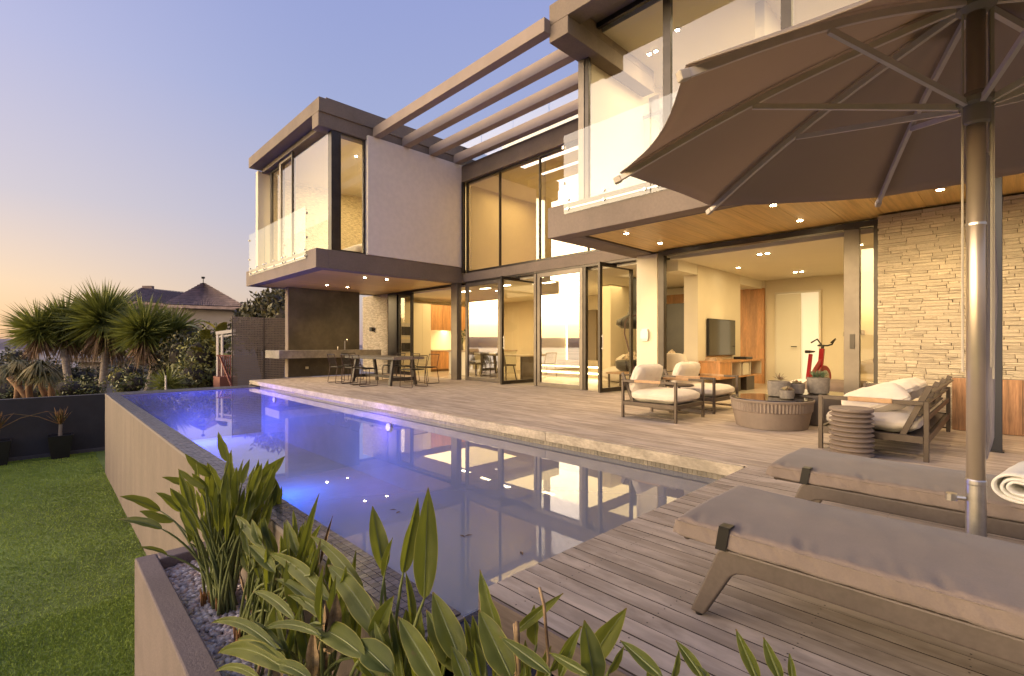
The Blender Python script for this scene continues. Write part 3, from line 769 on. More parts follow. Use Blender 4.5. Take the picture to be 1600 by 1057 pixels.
def soft(name, me, parent, loc, rot=(0,0,0)):
    o = inst(name, me, parent, loc, rot); return o
def bar(b, p0, p1, w, d=None, m=0):
    """rectangular bar between two points"""
    p0 = Vector(p0); p1 = Vector(p1); d = d or w; v = p1-p0; L = v.length
    z = v.normalized(); up = Vector((0,0,1)) if abs(z.z) < .95 else Vector((0,1,0))
    x = up.cross(z).normalized(); y = z.cross(x)
    Mx = Matrix(((x.x,y.x,z.x,p0.x),(x.y,y.y,z.y,p0.y),(x.z,y.z,z.z,p0.z),(0,0,0,1)))
    b.box(-w/2,w/2,-d/2,d/2,0,L,0,Mx); return b

# ================================================================== TERRACE FURNITURE
def armchair(loc, rz, label):
    """faces +x; arms run along x at y = 0 and y = W"""
    W, D = .84, .84
    t = thing('armchair', label, 'armchair', loc, rz, 'lounge armchairs on the terrace')
    k = .036
    for y in (0, W):
        for x in (0, D):
            bar(MB(), (x, y, 0), (x, y, .565), k).build('leg', frame_m, t, bevel=.003)
        b = MB(); bar(b, (k/2, y, .547), (.20, y, .547), k, k); b.build('arm_rail', frame_m, t, bevel=.003)
        b = MB(); bar(b, (.62, y, .547), (D-k/2, y, .547), k, k); b.build('arm_rail', frame_m, t, bevel=.003)
        b = MB(); bar(b, (.20, y, .549), (.62, y, .549), k*1.15, k*1.15); b.build('arm_pad', leather, t, bevel=.008, seg=2)
        b = MB(); bar(b, (k/2, y, .05), (D-k/2, y, .05), .018, .018); b.build('stretcher', frame_m, t)
    b = MB(); bar(b, (k/2, 0, .215), (D-k/2, 0, .215), .03, .06); bar(b, (k/2, W, .215), (D-k/2, W, .215), .03, .06)
    bar(b, (D, k/2, .215), (D, W-k/2, .215), .03, .06); bar(b, (0, k/2, .215), (0, W-k/2, .215), .03, .06)
    b.box(.03, D-.03, .03, W-.03, .225, .243); b.build('seat_frame', frame_m, t, bevel=.003)
    for y in (.06, W-.06):
        b = MB(); bar(b, (.14, y, .22), (-.05, y, .66), .03, .05); b.build('back_post', frame_m, t, bevel=.003)
    for z, x in ((.38, .06), (.50, .008), (.62, -.045)):
        b = MB(); bar(b, (x, .06, z), (x, W-.06, z), .055, .018); b.build('back_slat', frame_m, t, bevel=.003)
    soft('seat_cushion', cushion_mesh('seat_cushion', .80, .76, .19, fabric_w, 12, .25, .006, loc[0]), t, (.45, W/2, .33))
    soft('back_cushion', cushion_mesh('back_cushion', .46, .72, .22, fabric_w, 12, .4, .012, loc[1]), t, (.135, W/2, .555), (0, R(-70), R(2)))
    return t
armchair((-4.05, 6.25, 0), 0, 'nearer cream cushioned armchair with dark metal frame, left of the fluted table')
armchair((-4.08, 7.58, 0), R(-2), 'cream cushioned armchair behind the nearer one, partly hidden by it')
# small round side table between the armchairs
st = thing('side_table', 'small round dark side table standing between the two armchairs', 'side table', (-3.70, 7.32, 0))
MB().lathe([(.21,.42),(.225,.425),(.225,.445),(.21,.45)], 32).build('table_top', frame_m, st, smooth=False)
MB().lathe([(.02,0),(.02,.42)], 12).build('stem', frame_m, st); MB().lathe([(.16,0),(.16,.012),(.02,.02)], 32).build('base', frame_m, st)

# sofa facing -x (towards the armchairs)
def sofa():
    L = 2.22; D = .85
    t = thing('outdoor_sofa', 'dark framed outdoor sofa with cream seat and loose pillows before the stone wall', 'sofa', (-1.40, 5.89, 0))
    k = .04
    for y in (0, L):
        for x in (0, D): bar(MB(), (x, y, 0), (x, y, .56), k).build('leg', frame_m, t, bevel=.003)
        b = MB(); bar(b, (k/2, y, .54), (.24, y, .54), k, k); b.build('arm_rail', frame_m, t, bevel=.003)
        b = MB(); bar(b, (.60, y, .54), (D-k/2, y, .54), k, k); b.build('arm_rail', frame_m, t, bevel=.003)
        b = MB(); bar(b, (.24, y, .542), (.60, y, .542), k*1.15, k*1.15); b.build('arm_pad', leather, t, bevel=.008, seg=2)
        b = MB(); bar(b, (k/2, y, .05), (D-k/2, y, .05), .018, .018); b.build('stretcher', frame_m, t)
    b = MB(); bar(b, (0, k/2, .20), (0, L-k/2, .20), .03, .07); bar(b, (D, k/2, .20), (D, L-k/2, .20), .03, .07)
    bar(b, (k/2, 0, .20), (D-k/2, 0, .20), .03, .07); bar(b, (k/2, L, .20), (D-k/2, L, .20), .03, .07); b.box(.03, D-.03, .03, L-.03, .205, .225)
    b.build('seat_frame', frame_m, t, bevel=.003)
    b = MB(); bar(b, (D, k/2, .40), (D, L-k/2, .40), .02, .05); b.build('back_rail', frame_m, t, bevel=.003)
    for y in (.05, .75, 1.46, L-.05):
        b = MB(); bar(b, (.66, y, .20), (.87, y, .70), .03, .05); b.build('back_post', frame_m, t, bevel=.003)
    for z, x in ((.42,.765),(.53,.81),(.645,.86)):
        b = MB(); bar(b, (x, .05, z), (x, L-.05, z), .085, .018); b.build('back_slat', frame_m, t, bevel=.004)
    for i in range(2):
        soft('seat_cushion', cushion_mesh('seat_cushion', .78, 1.05, .19, fabric_w, 12, .22, .007, 3+i), t, (.40, .57+i*1.08, .32))
    return t
sofa()
def pillow(loc, rot, s, label):
    me = cushion_mesh('pillow', s[0], s[1], s[2], fabric_w, 16, .55, .012, loc[1]*3, .25)
    o = bpy.data.objects.new('pillow', me); col.objects.link(o); o.location = loc; o.rotation_euler = rot
    tag(o, label, 'pillow', 'loose pillows on the outdoor sofa'); return o
pillow((-1.02, 6.35, .50), (R(6), R(-20), R(12)), (.58, .66, .24), 'cream pillow slumped at the near end of the outdoor sofa')
pillow((-.98, 7.15, .51), (R(4), R(-22), R(-8)), (.58, .72, .26), 'cream pillow slumped at the far end of the outdoor sofa')

# fluted drum coffee table
ct = thing('coffee_table', 'large round taupe drum coffee table with fluted band and dark glass top', 'coffee table', (-2.24, 7.00, 0))
MB().lathe([(.40,0),(.425,.006),(.445,.10),(.468,.215),(.476,.222),(.482,.228),(.49,.335),(.497,.34),(.503,.365),(.495,.372),(.45,.372)], 144, flute=(5,6,.012)).build('drum', cast, ct)
MB().lathe([(.484,.372),(.487,.376),(.484,.384)], 96).build('glass_top', M('smoked_glass_top', (.03,.025,.02), .06, spec=.8), ct)
ct2 = thing('coffee_table', 'darker round drum table behind the fluted table, beside the sofa arm', 'coffee table', (-1.90, 7.82, 0))
MB().lathe([(.40,0),(.42,.01),(.42,.385),(.41,.40)], 64).build('drum', M('dark_drum', (.085,.068,.055), .6, var=.1), ct2, bevel=0)
MB().lathe([(.405,.40),(.408,.408)], 64).build('glass_top', bpy.data.materials['smoked_glass_top'], ct2)
# ribbed stool
rs = thing('ribbed_stool', 'taupe drum stool with concertina ribs standing against the near sofa arm', 'stool', (-1.09, 5.665, 0))
prof = [(.15,0),(.165,.004)]
for i in range(9):
    z = .012+i*.0465; prof += [(.150,z),(.183,z+.020),(.183,z+.027),(.150,z+.0465)]
prof += [(.178,.445),(.183,.452),(.183,.470),(.176,.476)]
MB().lathe(prof, 64).build('ribbed_drum', cast, rs, smooth=False)

# ---- potted succulents
succ = M('succulent_green', (.10,.145,.075), .55, var=.25, vs=14, rnd=.15); succ_r = M('succulent_pink', (.30,.155,.10), .55, var=.3, vs=18, rnd=.1, c2=(.22,.20,.11))
def leafy(name, n, L, wd, mat, parent, z, spread=1.0, curl=.3, seed=1, thick=True, up=.2):
    rnd = random.Random(seed); b = MB()
    for i in range(n):
        a = i*2.399+rnd.uniform(-.2,.2); el = up+(1-up)*(i/n); el = el*math.pi/2*spread
        l = L*rnd.uniform(.75,1.1)*(1-.2*i/n)
        d = Vector((math.cos(a)*math.cos(el), math.sin(a)*math.cos(el), math.sin(el))); s = Vector((-math.sin(a), math.cos(a), 0)); nrm = s.cross(d)
        pr = []
        for k in range(5):
            u = k/4; wv = wd*(.55+.9*u-1.45*u*u*u) if k < 4 else .0008
            p = d*l*u + Vector((0,0,-curl*l*u*u*.5*math.cos(el)))
            pr.append((p, max(wv,.0008)))
        n0 = len(b.v)
        for p, wv in pr:
            b.v += [tuple(p-s*wv+Vector((0,0,z))), tuple(p+nrm*wv*-.6+Vector((0,0,z))), tuple(p+s*wv+Vector((0,0,z))), tuple(p+nrm*wv*.25+Vector((0,0,z)))]
        for k in range(4):
            for q in range(4):
                q2 = (q+1)%4; b.f.append((n0+k*4+q, n0+k*4+q2, n0+k*4+4+q2, n0+k*4+4+q)); b.mi.append(0)
    return b.build(name, mat, parent, smooth=True)
def potted(loc, prof, label, kind, seed):
    t = thing('potted_succulent', label, 'plant pot', loc, 0, 'pots of succulents on the coffee tables')
    MB().lathe(prof, 40).build('pot', pot_m, t, smooth=False)
    top = prof[-3][1]
    MB().lathe([(prof[-2][0]*.9, top-.02),(prof[-2][0]*.9, top-.015)], 24).build('soil', M('pot_soil', (.06,.045,.03), .95) if 'pot_soil' not in bpy.data.materials else bpy.data.materials['pot_soil'], t)
    if kind == 'rosette':
        for dx, dy, s in ((0,0,1),(.045,.02,.7),(-.04,.035,.75),(.0,-.05,.7)):
            o = leafy('rosette', 20, .065*s, .014*s, succ_r, t, 0, .9, .1, seed); o.location = (dx, dy, top)
    elif kind == 'spiky':
        for dx, dy in ((-.05,.0),(.05,.03),(0,-.04),(.02,.06),(-.04,-.05),(.06,-.03)):
            o = leafy('rosette', 12, .13, .008, succ, t, 0, 1.0, .15, seed+int(dx*99), up=.45); o.location = (dx, dy, top)
    else:
        o = leafy('rosette', 14, .13, .008, succ_r, t, 0, 1.0, .3, seed, up=.12); o.location = (0, 0, top+.02)
        o = leafy('rosette', 12, .07, .010, succ_r, t, 0, 1.0, .1, seed); o.location = (.02, .02, top+.01)
    return t
potted((-2.20,7.18,.385), [(.10,0),(.128,.01),(.138,.10),(.138,.20),(.132,.205),(.124,.205),(.124,.16)], 'dark charcoal round pot at the back of the fluted table with a spidery red succulent', 'spider', 3)
potted((-2.02,6.90,.385), [(.065,0),(.082,.01),(.088,.06),(.088,.11),(.084,.113),(.077,.113),(.077,.09)], 'small pale concrete bowl of pink rosettes in front of the charcoal pot', 'rosette', 5)
potted((-2.07,7.47,.409), [(.075,0),(.095,.01),(.104,.07),(.104,.135),(.10,.14),(.093,.14),(.093,.11)], 'middle concrete pot with a pinkish succulent, between the charcoal pot and the grey pot', 'rosette', 8)
potted((-1.86,7.70,.409), [(.09,0),(.125,.01),(.138,.12),(.138,.215),(.132,.22),(.122,.22),(.122,.18)], 'tall speckled grey pot of upright green spiky succulents on the rear table', 'spiky', 11)

# daybed with brown throw just inside the doors
db = thing('daybed', 'low cream daybed with a brown throw just inside the living room opening', 'daybed', (-2.15, 9.40, 0))
soft('mattress', cushion_mesh('mattress', 1.15, .78, .24, fabric_w, 12, .25, .006, 9), db, (0, 0, .36))
soft('throw', cushion_mesh('throw', .92, .80, .25, fabric_d, 12, .25, .008, 4), db, (.14, 0, .372))
MB().box(-.5,.5,-.33,.33,.12,.25).build('base', cream, db, bevel=.01)
for x in (-.45,.45):
    for y in (-.28,.28): MB().box(x-.02,x+.02,y-.02,y+.02,0,.12).build('leg', frame_m, db)
# tan upholstered armchair deep in the living room
ta = thing('tub_chair', 'tan upholstered tub armchair with a cushion deep in the living room by the back wall', 'armchair', (-1.95, 12.6, 0), R(-120))
b = MB()
def tub(u, v):
    a = R(-115)+R(230)*u; r = .42+.03*v; top = .80-.22*abs(2*u-1)**2
    return (r*math.cos(a)*-1, r*math.sin(a), .12+(top-.12)*v)
b.grid(tub, 20, 6); o = b.build('shell', M('tan_upholstery', (.40,.32,.21), .9, bump=.3, bs=150), ta, smooth=True)
sl = o.modifiers.new('thick', 'SOLIDIFY'); sl.thickness = .09
soft('seat', cushion_mesh('seat', .7,.62,.2, bpy.data.materials['tan_upholstery'], 8, .3, .004), ta, (.05,0,.36))
soft('cushion', cushion_mesh('cushion', .42,.42,.16, fabric_d, 8, .5, .01), ta, (-.18,0,.60), (0,R(-75),0))
MB().lathe([(.25,0),(.25,.12)], 24).build('plinth', frame_m, ta)

# timber-fronted log store / bench panels in front of the stone wall
tb = thing('timber_cupboard', 'low cupboard of upright orange hardwood panels against the stone wall at the right edge', 'cupboard', (-.53, 8.30, 0))
hard = M('hardwood_panel', (.36,.185,.085), .45, var=.3, vs=2.2, stretch=(3,3,.6), rnd=.2, fine=.2, fs=16)
MB().box(.01,2.2,.03,.26,.02,.66).build('carcass', frame_m, tb)
pm = MB().box(-.5,.5,0,.028,0,.655).mesh('panel', hard)
for i in range(7):
    inst('panel', pm, tb, (.155+i*.312, 0, .01), (0,0,0), (.304,1,1))

# ---- loungers
def lounger(loc, label, L=2.0):
    """foot end at x=0 running +x, near side y=0, width .60"""
    t = thing('sun_lounger', label, 'sun lounger', loc, 0, 'sun loungers on the timber deck')
    W = .62
    fm = M('lounger_frame_taupe', (.105,.082,.068), .5, .2, var=.12, vs=5, fine=.1, fs=50) if 'lounger_frame_taupe' not in bpy.data.materials else bpy.data.materials['lounger_frame_taupe']
    for y in (.0, W-.05):
        b = MB()
        b.prism([(-.012,.012),(.044,.012),(.135,.175),(.150,.200),(.172,.216),(.205,.2235),(.26,.225),(L,.225),(L,.30),(.125,.30),(.108,.294),(.096,.278)], 'y', y, y+.042)
        o = b.build('side_frame', fm, t, bevel=.007, seg=2)
        b = MB(); bar(b, (L-.28, y+.021, .23), (L-.16, y+.021, .012), .05, .04); b.build('leg', fm, t, bevel=.005)
        for x in (.018,L-.165): MB().lathe([(.014,0),(.016,.012)], 12, (x, y+.021, 0)).build('glide', black_m, t)
    b = MB(); bar(b, (L-.6, 0.04, .27), (L-.6, W-.05, .27), .03); b.build('cross_bar', fm, t)
    # wrapped cross rail at the foot, sticking out
    b = MB().tube([(-.035, .02, .302), (-.035, W-.03, .302)], .015, 12); b.build('foot_rail', fm, t, smooth=True)
    ty = .028
    b = MB()
    ring = [( .0175*math.cos(a), .0175*math.sin(a)) for a in [2*math.pi*k/10 for k in range(10)]]
    b.tube([(-.035, .055+k*.0035+.0, .302) for k in range(150)], [.0165+.0022*(k%2) for k in range(150)], 10); b.build('cord_wrap', M('wrapped_cord', (.21,.165,.135), .85, bump=.3, bs=300) if 'wrapped_cord' not in bpy.data.materials else bpy.data.materials['wrapped_cord'], t, smooth=False)
    for y in (.03, W-.09): MB().tube([(-.035, y, .302), (.13, y+.01, .30)], .013, 8).build('side_rail', fm, t)
    # woven seat edge
    b = MB(); n_ = 170
    b.tube([( .06+(L-.1)*k/n_, .006, .309) for k in range(n_+1)], [.0065+.0025*(k % 2) for k in range(n_+1)], 6); b.build('woven_edge', frame_m, t)
    MB().box(.06, L-.02, .01, W-.02, .300, .306).build('sling', frame_m, t)
    # cushion with gathered side seam
    nx, ny = 220, 30
    b = MB()
    y0, y1, z0, z1 = -.012, W+.004, .309, .385
    per = []
    r = .02
    for k in range(7): per.append((y0+.000+r*(1-math.cos(R(90)*k/6))*1.0, z1-.018+(.018)*math.sin(R(90)*k/6)))   # near top edge roll
    side = [(y0, z0+ (z1-.018-z0)*k/6) for k in range(7)]
    topp = [(y0+r+(y1-y0-2*r)*k/20, z1) for k in range(1, 21)]
    far = [(y1-r+r*math.sin(R(90)*k/4), z1-.018+.018*math.cos(R(90)*k/4)) for k in range(1, 5)]+[(y1, z0+.02), (y1-.01, z0)]
    prof = [(y0+.02, z0)]+side+per[1:]+topp+far
    def fn(u, v):
        j = min(len(prof)-1, int(round(v*(len(prof)-1)))); y, z = prof[j]
        x = -.085+(L+.05)*u
        end = min(1, min(u, 1-u)*60)
        crown = .010*math.sin(math.pi*min(1,max(0,(y-y0)/(y1-y0))))
        sidek = max(0, 1-(y-y0)/.03) if j > 0 else .3
        g1 = noise.noise(Vector((x*17, loc[1]*7, z*5))); g2 = noise.noise(Vector((x*42+z*30, 2, z*9)))
        topk = math.exp(-((y-y0-.045)/.045)**2) if z > z1-.005 else 0
        dy = sidek*(.0045*g1*(1 if z > z0+.012 else .4)+.0075*g2)
        zz = z+crown*(1 if z > z0+.03 else 0)-.007*topk*max(0, noise.noise(Vector((x*24+y*9, 5, 0)))+.1)*1.5+.008*noise.noise(Vector((x*3, y*4, 1)))+.0025*noise.noise(Vector((x*12+y*6, y*9, 4)))
        zz = z0+(zz-z0)*(.25+.75*end**.4)
        yy = y0+(y-y0)*1.0+dy-.012*math.sin(math.pi*u)*0
        if end < 1: yy += (1-end)*.010*(1 if y < .3 else -1)
        return (x-(1-end)*(-.0)-.02*(1-((y-.3)/.32)**2)*(1-u)**20*0, yy, zz)
    b.grid(fn, nx, len(prof)-1)
    # close the foot end
    n0 = 0; b.f.append(tuple(range(0, (len(prof))*(nx+1), nx+1))); b.mi.append(0)
    b.f.append(tuple(range(nx, (len(prof))*(nx+1), nx+1))[::-1]); b.mi.append(0)
    cu_ = b.build('cushion', fabric_g, t, smooth=True)
    b = MB(); b.tube([(-.07+(L+.02)*k/160, y0-.001+.0015*noise.noise(Vector((k*.6,1,0))), z1-.016+.002*noise.noise(Vector((k*.35,4,0)))) for k in range(161)], .0028, 5); b.build('piping', fabric_g, cu_, smooth=True)
    b = MB(); b.prism([(.098,.300),(.14,.300),(.15,.36),(.155,.389),(.113,.389),(.108,.36)][::-1], 'y', -.019, -.014).prism([(.113,.386),(.155,.386),(.155,.3935),(.113,.3935)], 'y', -.019, .03)
    b.build('strap', black_m, t, bevel=.001)
    return t
lounger((-.905, 1.905, 0), 'taupe padded sun lounger nearest the camera on the deck by the pool')
lounger((-.945, 3.13, 0), 'taupe padded sun lounger behind the umbrella pole, carrying the rolled towel')
# rolled towel
tw = thing('rolled_towel', 'white towel rolled up and lying on the rear sun lounger at the right edge', 'towel', (.055, 3.34, .455), R(0))
b = MB()
N_ = 150
def roll(u, v):
    th = u*6.2*math.pi; r = .017+.062*u + .003*math.sin(th*1.3+v*4) + .002*noise.noise(Vector((th, v*3, 0)))
    return (r*math.cos(th)*1.15+.006*noise.noise(Vector((v*3,u*3,2))), (v-.5)*.44*(1+.02*math.sin(th)), r*math.sin(th)*.82)
b.grid(roll, N_, 10); o = b.build('towel_roll', M('white_towel', (.74,.72,.67), .95, bump=.7, bs=240, dist=.004, sheen=.3), tw, smooth=True)
s_ = o.modifiers.new('t', 'SOLIDIFY'); s_.thickness = .0115
tw.rotation_euler = (0, 0, R(-8))

# ================================================================== UMBRELLA
uc = Vector((-.106, 2.85, 0)); UZ = 2.07
um = thing('patio_umbrella', 'big open brown patio umbrella on a champagne pole between the two loungers', 'umbrella', tuple(uc))
ends = []
for (px, py) in ((1072,112),(968,277),(1110,327),(1373,314)):
    u = (px-800)/FPX; tt_ = (UZ-CAMH)/((HZ-py)/FPX); ends.append(Vector(((-.717+.697*u)*tt_-uc.x, (.697+.717*u)*tt_-uc.y, UZ)))
ends = ends + [Vector((-e.x, -e.y, e.z)) for e in ends]
HUB = Vector((0,0,2.565)); RUN = 2.115
def ribpt(e, s, dz=0):        # slightly drooping rib
    p = HUB.lerp(e, s); p.z += .05*math.sin(math.pi*s)*1.0 + dz; return p
cb = MB(); NS = 16; NA = 10
for i in range(8):
    e0, e1 = ends[i], ends[(i+1) % 8]
    def fn(u, v, e0=e0, e1=e1):
        v = .06+.94*v
        a = ribpt(e0, v*1.0, .022); c = ribpt(e1, v*1.0, .022); p = a.lerp(c, u)
        # scalloped hem and sag between ribs
        sag = math.sin(math.pi*u); hem = .045*sag*v**3
        ctr = Vector((0,0,p.z)); p = p.lerp(Vector((HUB.x, HUB.y, p.z)), hem)
        p.z -= .035*sag*v*(1-.3*v) - .004*noise.noise(Vector((u*5+i, v*4, i)))
        return p
    cb.grid(fn, NA, NS)
cn_ = cb.build('canopy', canopy_m, um, smooth=True)
s_ = cn_.modifiers.new('t', 'SOLIDIFY'); s_.thickness = .003; s_.offset = 1
vb = MB()
for i in range(8):
    e0, e1 = ends[i], ends[(i+1) % 8]
    def fn(u, v, e0=e0, e1=e1):
        p = ribpt(e0, .17*v, .085-.05*v).lerp(ribpt(e1, .17*v, .085-.05*v), u); return p
    vb.grid(fn, 4, 3)
vb.build('vent_cap', canopy_m, um, smooth=True)
for i, e in enumerate(ends):
    b = MB(); pts = [ribpt(e, s/10, -.012) for s in range(0, 11)]; pts[-1] = pts[-1] + (e-HUB).normalized()*.02
    for a, c in zip(pts[:-1], pts[1:]): bar(b, a, c + (c-a).normalized()*.002, .020, .030)
    r_ = b.build('rib', rib_m, um)
    bar(MB(), pts[-1]-(e-HUB).normalized()*.03, pts[-1]+(e-HUB).normalized()*.012, .030, .036).build('rib_tip', M('beige_tip', (.52,.44,.34), .5) if 'beige_tip' not in bpy.data.materials else bpy.data.materials['beige_tip'], r_, bevel=.003)
    d = Vector((e.x, e.y, 0)).normalized()
    b = MB(); bar(b, d*.055+Vector((0,0,RUN)), ribpt(e, .55, -.03), .016, .026); b.build('strut', rib_m, um)
    # seam tape along the rib on the fabric
b = MB().lathe([(.031,.0),(.031,2.62)], 28); b.build('pole', pole_m, um, smooth=True)
MB().lathe([(.0335,.0),(.0335,.50),(.0345,.505),(.0345,.52),(.032,.525)], 28).build('sleeve', steel, um, smooth=False)
b = MB().tube([(-.030,-.02,.44),(-.075,-.03,.44)], .010, 8).tube([(-.075,-.03,.425),(-.075,-.03,.455)], .02, 8); b.build('clamp_screw', steel, um)
MB().lathe([(.20,0),(.20,.012),(.05,.02),(.05,.03)], 32).build('base_plate', frame_m, um)
b = MB().lathe([(.040,RUN-.09),(.046,RUN-.08),(.046,RUN-.01),(.066,RUN),(.068,RUN+.02),(.046,RUN+.03),(.040,RUN+.05)], 32); b.build('runner', M('runner_plastic', (.28,.24,.20), .45), um)
b = MB().lathe([(.04,2.50),(.065,2.52),(.07,2.56),(.04,2.58)], 32); b.build('hub', bpy.data.materials['runner_plastic'], um)
b = MB().lathe([(.0335,1.60),(.0335,1.610)], 28); b.build('joint_ring', steel, um)
b = MB()
for dx, dy, z1 in ((-.040,-.02,.98),(.046,.02,1.0),(.052,.03,.95),(-.042,.01,1.9),(.040,.035,1.9)):
    b.tube([(dx, dy, 2.52), (dx*1.02, dy, (2.52+z1)/2), (dx, dy*1.1, z1)], .0045, 6)
b.build('pull_cord', M('pale_cord', (.52,.46,.38), .8), um)
# furled cover hanging on its cord behind the pole
uv_ = MB()
def cov(u, v):
    a = 2*math.pi*u; r = (.030+.012*math.sin(3*a+v*2)+.006*noise.noise(Vector((math.cos(a)*2, math.sin(a)*2, v*5))))*(.35+.65*min(1, v*3.5))*(1 if v < .93 else max(.1, 1-(v-.93)*11))
    return (.030+r*.7*math.cos(a)+.004*math.sin(v*5), .075+r*math.sin(a), 1.92-1.32*v)
uv_.grid(cov, 20, 40); uv_.build('hanging_cover', M('pale_cover_fabric', (.40,.35,.34), .85, var=.2, vs=6, stretch=(8,8,.6), bump=.3, bs=60, dist=.006), um, smooth=True)
# slender dark steel column behind the umbrella
sc_ = MB().box(-.175,-.065,6.94,7.05,.004,2.928).build('steel_column', M('blue_black_steel', (.035,.036,.045), .5, .4), house, bevel=.004)
MB().box(-.19,-.05,6.93,7.06,0,.012).build('foot_plate', black_m, sc_)

# ================================================================== DINING SET
dt = thing('dining_table', 'long dark dining table on splayed trestle legs under the left upper floor', 'dining table', (-12.2, 6.84, 0))
tabm = M('dark_table_timber', (.055,.044,.036), .5, var=.2, vs=3, stretch=(1,6,6), rnd=.1)
for i in range(5): MB().box(-1.35,1.35,-.46+i*.185,-.46+i*.185+.180,.68,.75).build('top_board', tabm, dt, bevel=.003)
MB().box(1.352,1.358,-.46,.465,.682,.748).build('end_cap', M('pale_endgrain', (.34,.27,.21), .7, var=.2, vs=10), dt)
for x in (-1.0, 1.05):
    for y in (-1, 1):
        b = MB(); bar(b, (x, y*.38, 0), (x, y*.28, .68), .10, .07); b.build('leg', tabm, dt, bevel=.004)
    b = MB(); bar(b, (x, -.33, .17), (x, .33, .17), .05, .09); b.build('cross_rail', tabm, dt, bevel=.004)
b = MB(); bar(b, (-1.0, 0, .19), (1.05, 0, .19), .05, .07); b.build('stretcher', tabm, dt, bevel=.004)
def wire_chair():
    t = thing('wire_chair', 'x', 'chair', (0,0,0))
    r = .010
    # faces +y
    for s in (-1, 1):
        x = .23*s
        MB().tube([(x,.22,.43),(x*1.04,.24,.02),(x*1.04,.22,.008),(x*1.04,-.22,.008),(x*1.04,-.25,.02),(x,-.18,.45),(x*.96,-.27,.80)], r, 6).build('leg', M('rust_brown_rod', (.055,.028,.020), .5, .3) if 'rust_brown_rod' not in bpy.data.materials else bpy.data.materials['rust_brown_rod'], t)
    b = MB().tube([(-.222,-.27,.80),(.222,-.27,.80)], r, 6)
    b.build('back_frame', black_m, t)
    b = MB()
    for k in range(9): z = .50+k*.035; y = -.18-.09*(z-.45)/.35; b.tube([(-.225,y,z),(.225,y,z)], .0035, 4)
    b.build('back_wires', black_m, t)
    b = MB()
    for k in range(12): y = -.19+k*.036; b.tube([(-.23,y,.44-.006*math.sin(k/11*3.14)),(.23,y,.44-.006*math.sin(k/11*3.14))], .0035, 4)
    b.tube([(-.23,.22,.44),(.23,.22,.44)], r, 6); b.box(-.2,.2,-.17,.20,.445,.465)
    b.build('seat', black_m, t)
    return t
wc = None
spots = [(-13.15,6.05,0,'near side, furthest left'),(-12.45,6.12,3,'near side, second from the left'),(-11.75,6.08,-4,'near side, nearest the table\'s right trestle'),
         (-12.95,7.62,180,'far side, furthest left'),(-12.2,7.65,176,'far side, in the middle'),(-11.3,7.68,183,'far side, furthest right'),
         (-10.50,6.75,96,'right-hand end of the table'),(-13.95,6.8,-90,'left-hand end by the braai counter')]
for i, (x, y, a, wh) in enumerate(spots):
    lab = 'black wire dining chair at the ' + wh
    if wc is None:
        wc = wire_chair(); wc.location = (x, y, 0); wc.rotation_euler = (0,0,R(a)); tag(wc, lab, group='wire chairs round the dining table')
    else: copy_tree(wc, None, (x, y, 0), R(a), lab)
# ================================================================== INDOOR THINGS
tv = thing('television', 'flat black television mounted on the cream wall inside the living room', 'television', (-4.72, 11.43, 1.24))
MB().box(-.03,.02,-.74,.74,-.42,.42).build('housing', black_m, tv, bevel=.004)
MB().box(.0201,.0215,-.725,.725,-.405,.405).build('screen', M('tv_screen', (.012,.011,.010), .08, spec=.8), tv)
co = thing('media_console', 'orange timber media console with white shelves under the television', 'console', (-4.52, 11.55, 0))
wj = M('white_joinery2', (.66,.60,.47), .5)
MB().box(-.24,.24,-1.25,1.25,.68,.72).build('top', wood_or, co, bevel=.003)
MB().box(-.22,.22,-1.25,1.25,.33,.36).build('bottom_shelf', wood_or, co, bevel=.003)
MB().box(-.22,.225,-1.25,-.62,.36,.68).build('cupboard', wood_or, co, bevel=.003)
for y in (-.6, -.1, .5, 1.2): MB().box(-.22,.21,y,y+.03,.36,.68).build('divider', wj, co)
MB().box(-.22,-.20,-.6,1.2,.36,.68).build('back_panel', wj, co)
MB().box(-.18,.20,.1,.44,.37,.66).build('white_box', wj, co, bevel=.003)
for y in (-.5, .35): MB().box(-.20,.18,y,y+.5,0,.33).build('dark_base', frame_m, co, bevel=.003)
tag(MB().box(-4.66,-4.42,10.42,10.72,.721,.79).build('book_stack', M('book_covers', (.42,.30,.18), .7, var=.4, vs=9), None), 'low stack of books at the near end of the media console', 'books')
tag(MB().box(-4.68,-4.38,12.0,12.4,.721,.78).build('media_box', black_m, None, bevel=.004), 'flat black media box at the far end of the console top', 'media player')
# red spin bike
sb_ = thing('exercise_bike', 'red indoor exercise bike with black handlebars near the back wall', 'exercise bike', (-3.1, 12.6, 0), R(74))
red = M('red_enamel', (.27,.010,.016), .3, var=.05, coat=.4)
b = MB(); bar(b, (-.30,0,.25), (-.18,0,.86), .05, .07); b.build('seat_post', red, sb_, bevel=.004)
b = MB(); bar(b, (.12,0,.10), (.26,0,.98), .06, .10); b.build('fork_column', red, sb_, bevel=.006)
b = MB(); bar(b, (-.34,0,.08), (-.02,0,.50), .05, .08); bar(b, (-.02,0,.50), (.22,0,.72), .05, .08); b.build('frame', red, sb_, bevel=.004)
MB().tube([(.28,-.05,.33),(.28,.05,.33)], .27, 32).build('flywheel_guard', red, sb_, bevel=.01)
MB().tube([(.28,-.06,.33),(.28,-.052,.33)], .16, 32).build('flywheel', steel, sb_)
MB().tube([(-.04,-.07,.33),(-.04,.07,.33)], .09, 20).build('crank', black_m, sb_)
b = MB(); bar(b, (-.04,-.1,.33), (-.14,-.1,.22), .02); b.box(-.20,-.10,-.18,-.08,.19,.22); bar(b, (-.04,.1,.33), (.06,.1,.44), .02); b.box(.02,.12,.08,.18,.43,.46); b.build('pedals', black_m, sb_)
